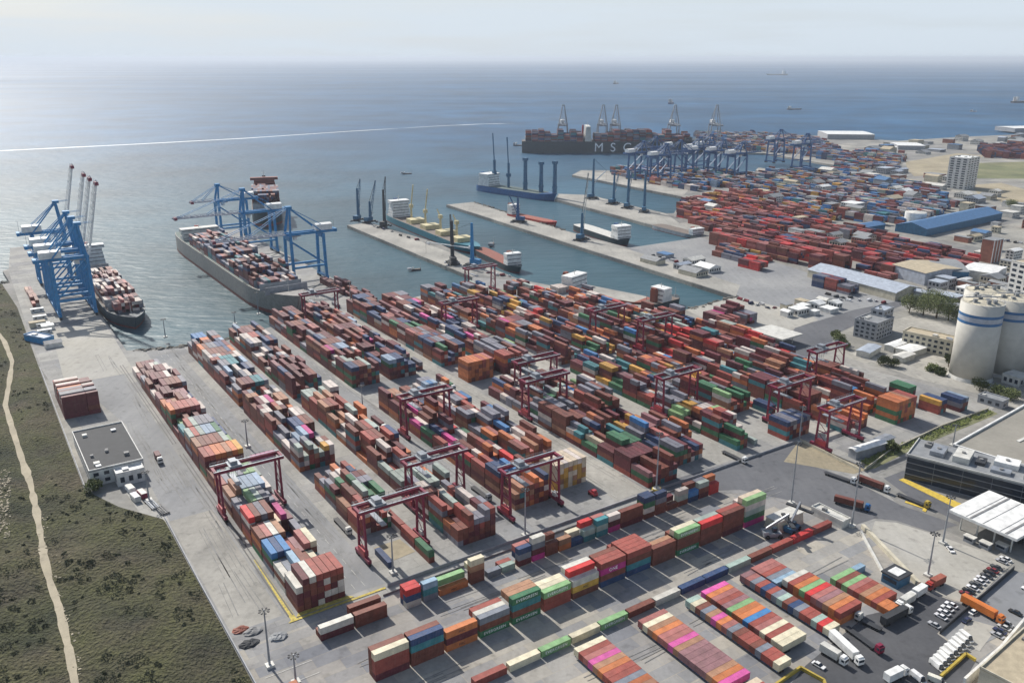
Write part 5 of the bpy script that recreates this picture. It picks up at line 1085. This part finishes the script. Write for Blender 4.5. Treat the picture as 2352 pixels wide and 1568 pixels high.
# yellow barrier frame at the bottom, bollard
mb = MB(); F_ = [at(1775, 1580), at(1838, 1536), at(1892, 1566), at(1900, 1590)]
for a_, b_ in zip(F_, F_[1:]): mb.bar(a_+Vector((0, 0, .7)), b_+Vector((0, 0, .7)), .7, 1.2)
tag(mb.build('crash_barrier', 'yellow'), 'yellow crash barrier curving into the bottom edge of the parking road', 'barrier')
mb = MB(); F_ = [at(2160, 1556), at(2218, 1504), at(2240, 1518)]
for a_, b_ in zip(F_, F_[1:]): mb.bar(a_+Vector((0, 0, .6)), b_+Vector((0, 0, .6)), .8, 1.0)
tag(mb.build('crash_barrier', 'yellow'), 'yellow crash barrier beside the diagonal line of white vans', 'barrier')
t = empty('bumper_block', at(1508, 1128), AV); tag(t, 'yellow bumper block at the light mast foot beside the pale wall', 'bollard'); MB().tube((0, 0, 0), (0, 0, 1.8), 2.4, 2.1, 14).build('drum', 'yellow', t); MB().tube((0, 0, 1.81), (0, 0, 2.0), 1.8, 1.6, 14).build('cap', 'offwhite', t)
t = empty('small_tractor', w(12, 146.5), AU); tag(t, 'bright red small machine in the shade of the yellow and cream wall', 'machine'); MB().box(-2.2, 2.2, -1.2, 1.2, .6, 1.9).box(-1.6, .2, -1, 1, 1.9, 3.1).build('body', 'crimson2', t); wheels(t, [-1.4, 1.4], 1.2, .6, .4)
# heaps of tarpaulins and scrap by the lower-left wall
for i, (x, y, rr, m_, lab) in enumerate([(552, 1446, 2.2, 'rust', 'rusty scrap heap against the lower left wall corner'), (580, 1450, 2.6, 'grey', 'grey tarpaulin heap beside the rusty scrap'), (572, 1478, 2.6, 'roofdark', 'dark tarpaulin heap nearest the bottom left wall'), (640, 1462, 2.6, 'roofgrey', 'long grey tarpaulin heap right of the light mast')]):
    mb = MB(); q_ = random.Random(i); n = 14; k = len(mb.v)
    for a_ in range(n):
        for b_ in range(6):
            th, ph = 2*math.pi*a_/n, b_/5*math.pi/2; rr_ = rr*(.75+.35*q_.random()); mb.v.append(Vector((rr_*1.35*math.cos(th)*math.cos(ph), rr_*math.sin(th)*math.cos(ph), rr_*.42*math.sin(ph))))
    for a_ in range(n):
        for b_ in range(5): c_ = (a_+1) % n; mb.f.append((a_*6+b_, c_*6+b_, c_*6+b_+1, a_*6+b_+1))
    o = mb.build('tarpaulin_heap', m_); o.location = at(x, y); o.rotation_euler = (0, 0, AV); tag(o, lab, 'heap')
# equipment by the dark building
r = random.Random(12)
for i, (x, y, lab, m_) in enumerate([(300, 1128, 'white tank trailer among clutter below the white annex', 'white'), (312, 1148, 'pale generator box in the clutter below the white annex', 'offwhite'), (328, 1140, 'dark red skip beside the pale generator box', 'crimson'), (350, 1160, 'steel pipe rack beside the quay lane clutter', 'steel'), (372, 1172, 'grey pipe rack nearest the slab lane', 'grey')]):
    t = empty('site_equipment', at(x, y), AU+.15); tag(t, lab, 'equipment', 'equipment stored below the annex')
    if 'rack' in lab:
        mb = MB()
        for k in range(7): mb.tube((-5, k*.5-1.6, .6+.3*(k % 2)), (5, k*.5-1.6, .6+.3*(k % 2)), .22, n=8)
        mb.build('pipes', m_, t); MB().box(-4, -3.6, -2, 2, .02, .35).box(3.6, 4, -2, 2, .02, .35).build('bearer', 'bark', t)
    else:
        MB().box(-3.2, 3.2, -1.4, 1.4, .4, 2.6).build('body', m_, t); MB().box(-3, 3, -1.2, 1.2, 2.61, 2.8).build('lid', 'offwhite' if m_ != 'offwhite' else 'steel', t); wheels(t, [-2, 2], 1.2, .4, .3)
# row of white cabins on left quay
for i, (x, y) in enumerate([(86, 716), (92, 733), (100, 750), (104, 765)]):
    t = empty('site_cabin', at(x, y), AV); tag(t, f'white site cabin, {ORD[i]} from the far end of the row by the left quay scrub', 'cabin', 'white cabins on the left quay'); MB().box(-4.5, 4.5, -1.5, 1.5, 0, 2.7).build('wall', 'wallwhite', t); MB().box(-4.7, 4.7, -1.7, 1.7, 2.71, 2.95).build('roof', 'white', t); MB().box(-3.5, -2, -1.53, -1.49, 1, 2).box(1.8, 3.2, -1.53, -1.49, 1, 2).build('windows', 'glass', t)
# bollards and fenders along quays
mb = MB()
for u in range(350, 770, 12): pass
# ------------------------------------------------------------------ trees and shrubs
def tree(p, h, cr, label, seed, n=900, name='tree', q=.45, group='trees in the port town'):
    r = random.Random(seed); t = empty(name, p, r.random()*6); tag(t, label, 'tree', group)
    tr = MB(); tr.tube((0, 0, 0), (.1*h*.3, 0, h*.5), h*.035, h*.022, 8); C_ = []
    for k in range(7):
        a_ = k*2.4+r.random(); e_ = Vector((math.cos(a_)*cr*.55, math.sin(a_)*cr*.55, h*(.38+.42*r.random()))); tr.tube((.03*h, 0, h*(.3+.03*k)), e_, h*.014, h*.005, 6); C_.append((e_, cr*r.uniform(.5, .72)))
    C_.append((Vector((0, 0, h*.8)), cr*.6)); C_.append((Vector((0, 0, h*.5)), cr*.75)); tr.build('trunk', 'bark', t); cr_ = MB()
    for _ in range(n):
        c, rad = r.choice(C_); d = Vector((r.gauss(0, 1), r.gauss(0, 1), r.gauss(0, .8))).normalized()*rad*r.uniform(.45, 1.05)
        a_ = Vector((r.uniform(-1, 1), r.uniform(-1, 1), r.uniform(-.6, .6))).normalized()*q*r.uniform(.5, 1.2); b_ = a_.orthogonal().normalized()*q*r.uniform(.5, 1); p_ = c+d; cr_.quad(p_-a_, p_-b_, p_+a_, p_+b_)
    cr_.build('crown', 'leaf', t)
for i, (x, y, h, c, lab) in enumerate([(2088, 718, 15, 8, 'bushy tree at the left of the clump by the far road'), (2120, 724, 15, 8, 'darker round tree second in the clump by the far road'), (2150, 730, 21, 12, 'largest spreading green tree in the clump by the far road'), (2178, 736, 15, 9, 'tree at the right of the clump toward the silos'), (2135, 712, 16, 9, 'tree at the back of the clump by the far road'),
    (2198, 742, 9, 5, 'low dark tree nearest the cream building roof'), (1925, 790, 7, 4, 'small tree by parked vehicles left of the grey office'), (1940, 800, 6, 3.5, 'smaller tree just below the left one near the grey office'), (1918, 776, 6, 3.2, 'little tree on the road verge above two others'), (2030, 838, 6, 4, 'shrubby tree beside the pale metal shed'), (2052, 842, 5, 3.5, 'rounded shrub tree below the walled lot'),
    (2178, 842, 9, 3, 'upright dark tree against the base of the front silo'), (2250, 896, 7, 5, 'round tree in front of the front silo'), (2290, 908, 6, 4.5, 'low tree right of the round tree below the silos'), (2320, 918, 6, 5, 'low spreading tree at the right edge under the silos'), (2140, 852, 4, 3.5, 'low shrub on the pale ground left of the silo foot'), (2160, 860, 4, 3.5, 'low shrub closest to the silo foot'),
    (2155, 700, 8, 5, 'pale tree behind the road clump'), (2190, 706, 7, 4.5, 'tree among small houses behind the silos'), (2240, 700, 7, 4.5, 'tree in front of the white annex'), (2322, 480, 12, 7, 'dark tree at the end of the long blue warehouse'), (2330, 850, 8, 5, 'tree between the silos and right edge'), (2046, 1034, 5, 3.5, 'tree beside the grey metal hut'), (215, 1128, 5, 4, 'dark shrub at the front of the dark-roofed building')]):
    tree(at(x, y), h, c, lab, i, int(700+c*150))
mb = MB(); r = random.Random(77)
for i in range(330):
    t_ = r.random(); a_, b_ = at(1990, 1066), at(2278, 946); p = a_.lerp(b_, t_); d = (b_-a_).normalized(); s_ = Vector((d.y, -d.x, 0)); p = p+s_*r.uniform(-3.5, 1.2)
    clump(mb, p+Vector((0, 0, .3)), r.uniform(.5, 1.3), 20, .3, r)
tag(mb.build('hedge_shrubs', M('verge_green', (.16, .19, .05), .9, 0, .3, .5)), kind='stuff')
# ------------------------------------------------------------------ containers: the 300 that show largest one by one, the rest as one mass
def visible(c):
    x, y = pj(c[0]); return -6 < x < 2358 and -5 < y < 1574
near = sorted([c for c in CL if c[4] and visible(c)], key=lambda c: (c[0]-Vector((0, 0, H))).length - (9 if c[3] else 0))
rest_ = [c for c in CL if not (c[4] and visible(c))] + near[300:]; near = near[:300]
labs = {}
for (p, ang, ln, col, lab, _) in near:
    o = bpy.data.objects.new('container' if ln == 40 else 'short_container', CM[ln][0]); C.objects.link(o); o.location = p; rv = 0; o.rotation_euler = (0, 0, ang)
    k = PAL[col][1]; j = rnd.uniform(.88, 1.1); o.color = (k[0]*j, k[1]*j, k[2]*j, 1)
    tag(o, lab, 'container', 'shipping containers in the near yard')
    d = bpy.data.objects.new('door', CM[ln][1]); C.objects.link(d); d.parent = o; d.color = o.color
    labs.setdefault(col+str(ln), []).append(o)
import numpy as np
n = len(rest_); V_ = np.zeros((n, 8, 3), 'f4'); CO = np.zeros((n, 4), 'f4')
q8 = np.array([(-1, -1, 0), (1, -1, 0), (1, 1, 0), (-1, 1, 0), (-1, -1, 1), (1, -1, 1), (1, 1, 1), (-1, 1, 1)], 'f4')
for i, (p, ang, ln, col, lab, _) in enumerate(rest_):
    hx = (12.19 if ln == 40 else 6.06)/2; c_, s_ = math.cos(ang), math.sin(ang); b = q8*np.array([hx, 1.22, 2.57], 'f4')
    V_[i, :, 0] = p[0]+b[:, 0]*c_-b[:, 1]*s_; V_[i, :, 1] = p[1]+b[:, 0]*s_+b[:, 1]*c_; V_[i, :, 2] = p[2]+b[:, 2]
    k = PAL[col][1]; j = rnd.uniform(.66, 1.05); CO[i] = (k[0]*j, k[1]*j*.9, k[2]*j*.92, 1)
fq = np.array([(0, 3, 2, 1), (4, 5, 6, 7), (0, 1, 5, 4), (1, 2, 6, 5), (2, 3, 7, 6), (3, 0, 4, 7)]); FA = (fq[None]+(np.arange(n)*8)[:, None, None]).reshape(-1, 4)
me = bpy.data.meshes.new('stacked_containers'); me.from_pydata(V_.reshape(-1, 3).tolist(), [], FA.tolist())
at_ = me.attributes.new('col', 'FLOAT_COLOR', 'CORNER'); at_.data.foreach_set('color', np.repeat(CO, 24, axis=0).ravel()); me.materials.append(MT['contmass'])
o = bpy.data.objects.new('stacked_containers', me); C.objects.link(o); tag(o, kind='stuff'); print('mass containers', n, 'single', len(near))
# shipping-line lettering on a few near boxes
TX = {}
def letter(o, body, size, mat):
    key = (body, mat)
    if key not in TX: TX[key] = text(body, size, .02, mat, o, (0, -1.25, .75), (math.pi/2, 0, 0)); return
    s_ = TX[key]; d = s_.copy(); C.objects.link(d); d.parent = o
for o in [c for c in bpy.data.objects if c.name.startswith('container') and c.get('label')]:
    lb = o['label']
    if abs(o.rotation_euler.z-AV) > .01: continue
    if lb.startswith(('dark green', 'light green')) and ('row' in lb or 'line' in lb) and 'front column' in lb: letter(o, 'EVERGREEN', 1.6, 'letterwhite')
    elif lb.startswith('magenta') and 'tall front row' in lb and 'front column' in lb: letter(o, 'ONE', 1.9, 'letterwhite')
    elif lb.startswith(('yellow', 'orange')) and 'front column' in lb: letter(o, 'MSC', 1.2, 'dark')
    elif lb.startswith('bright red') and 'front' in lb: letter(o, 'HAMBURG SUD', 1.0, 'white') if 0 else None
# ------------------------------------------------------------------ haze
HB = 62000
hm = bpy.data.materials.new('haze_air'); hm.use_nodes = True; hn = hm.node_tree.nodes; hl_ = hm.node_tree.links
hn.remove(hn['Principled BSDF']); pv = hn.new('ShaderNodeVolumePrincipled'); pv.inputs['Color'].default_value = (.80, .88, 1.0, 1); pv.inputs['Density'].default_value = .00005; pv.inputs['Anisotropy'].default_value = .2
hl_.new(pv.outputs[0], hn['Material Output'].inputs['Volume']); MT['haze'] = hm
mb = MB().box(-HB, HB, -1000, HB, -12, 215); tag(mb.build('haze', 'haze'), kind='stuff')
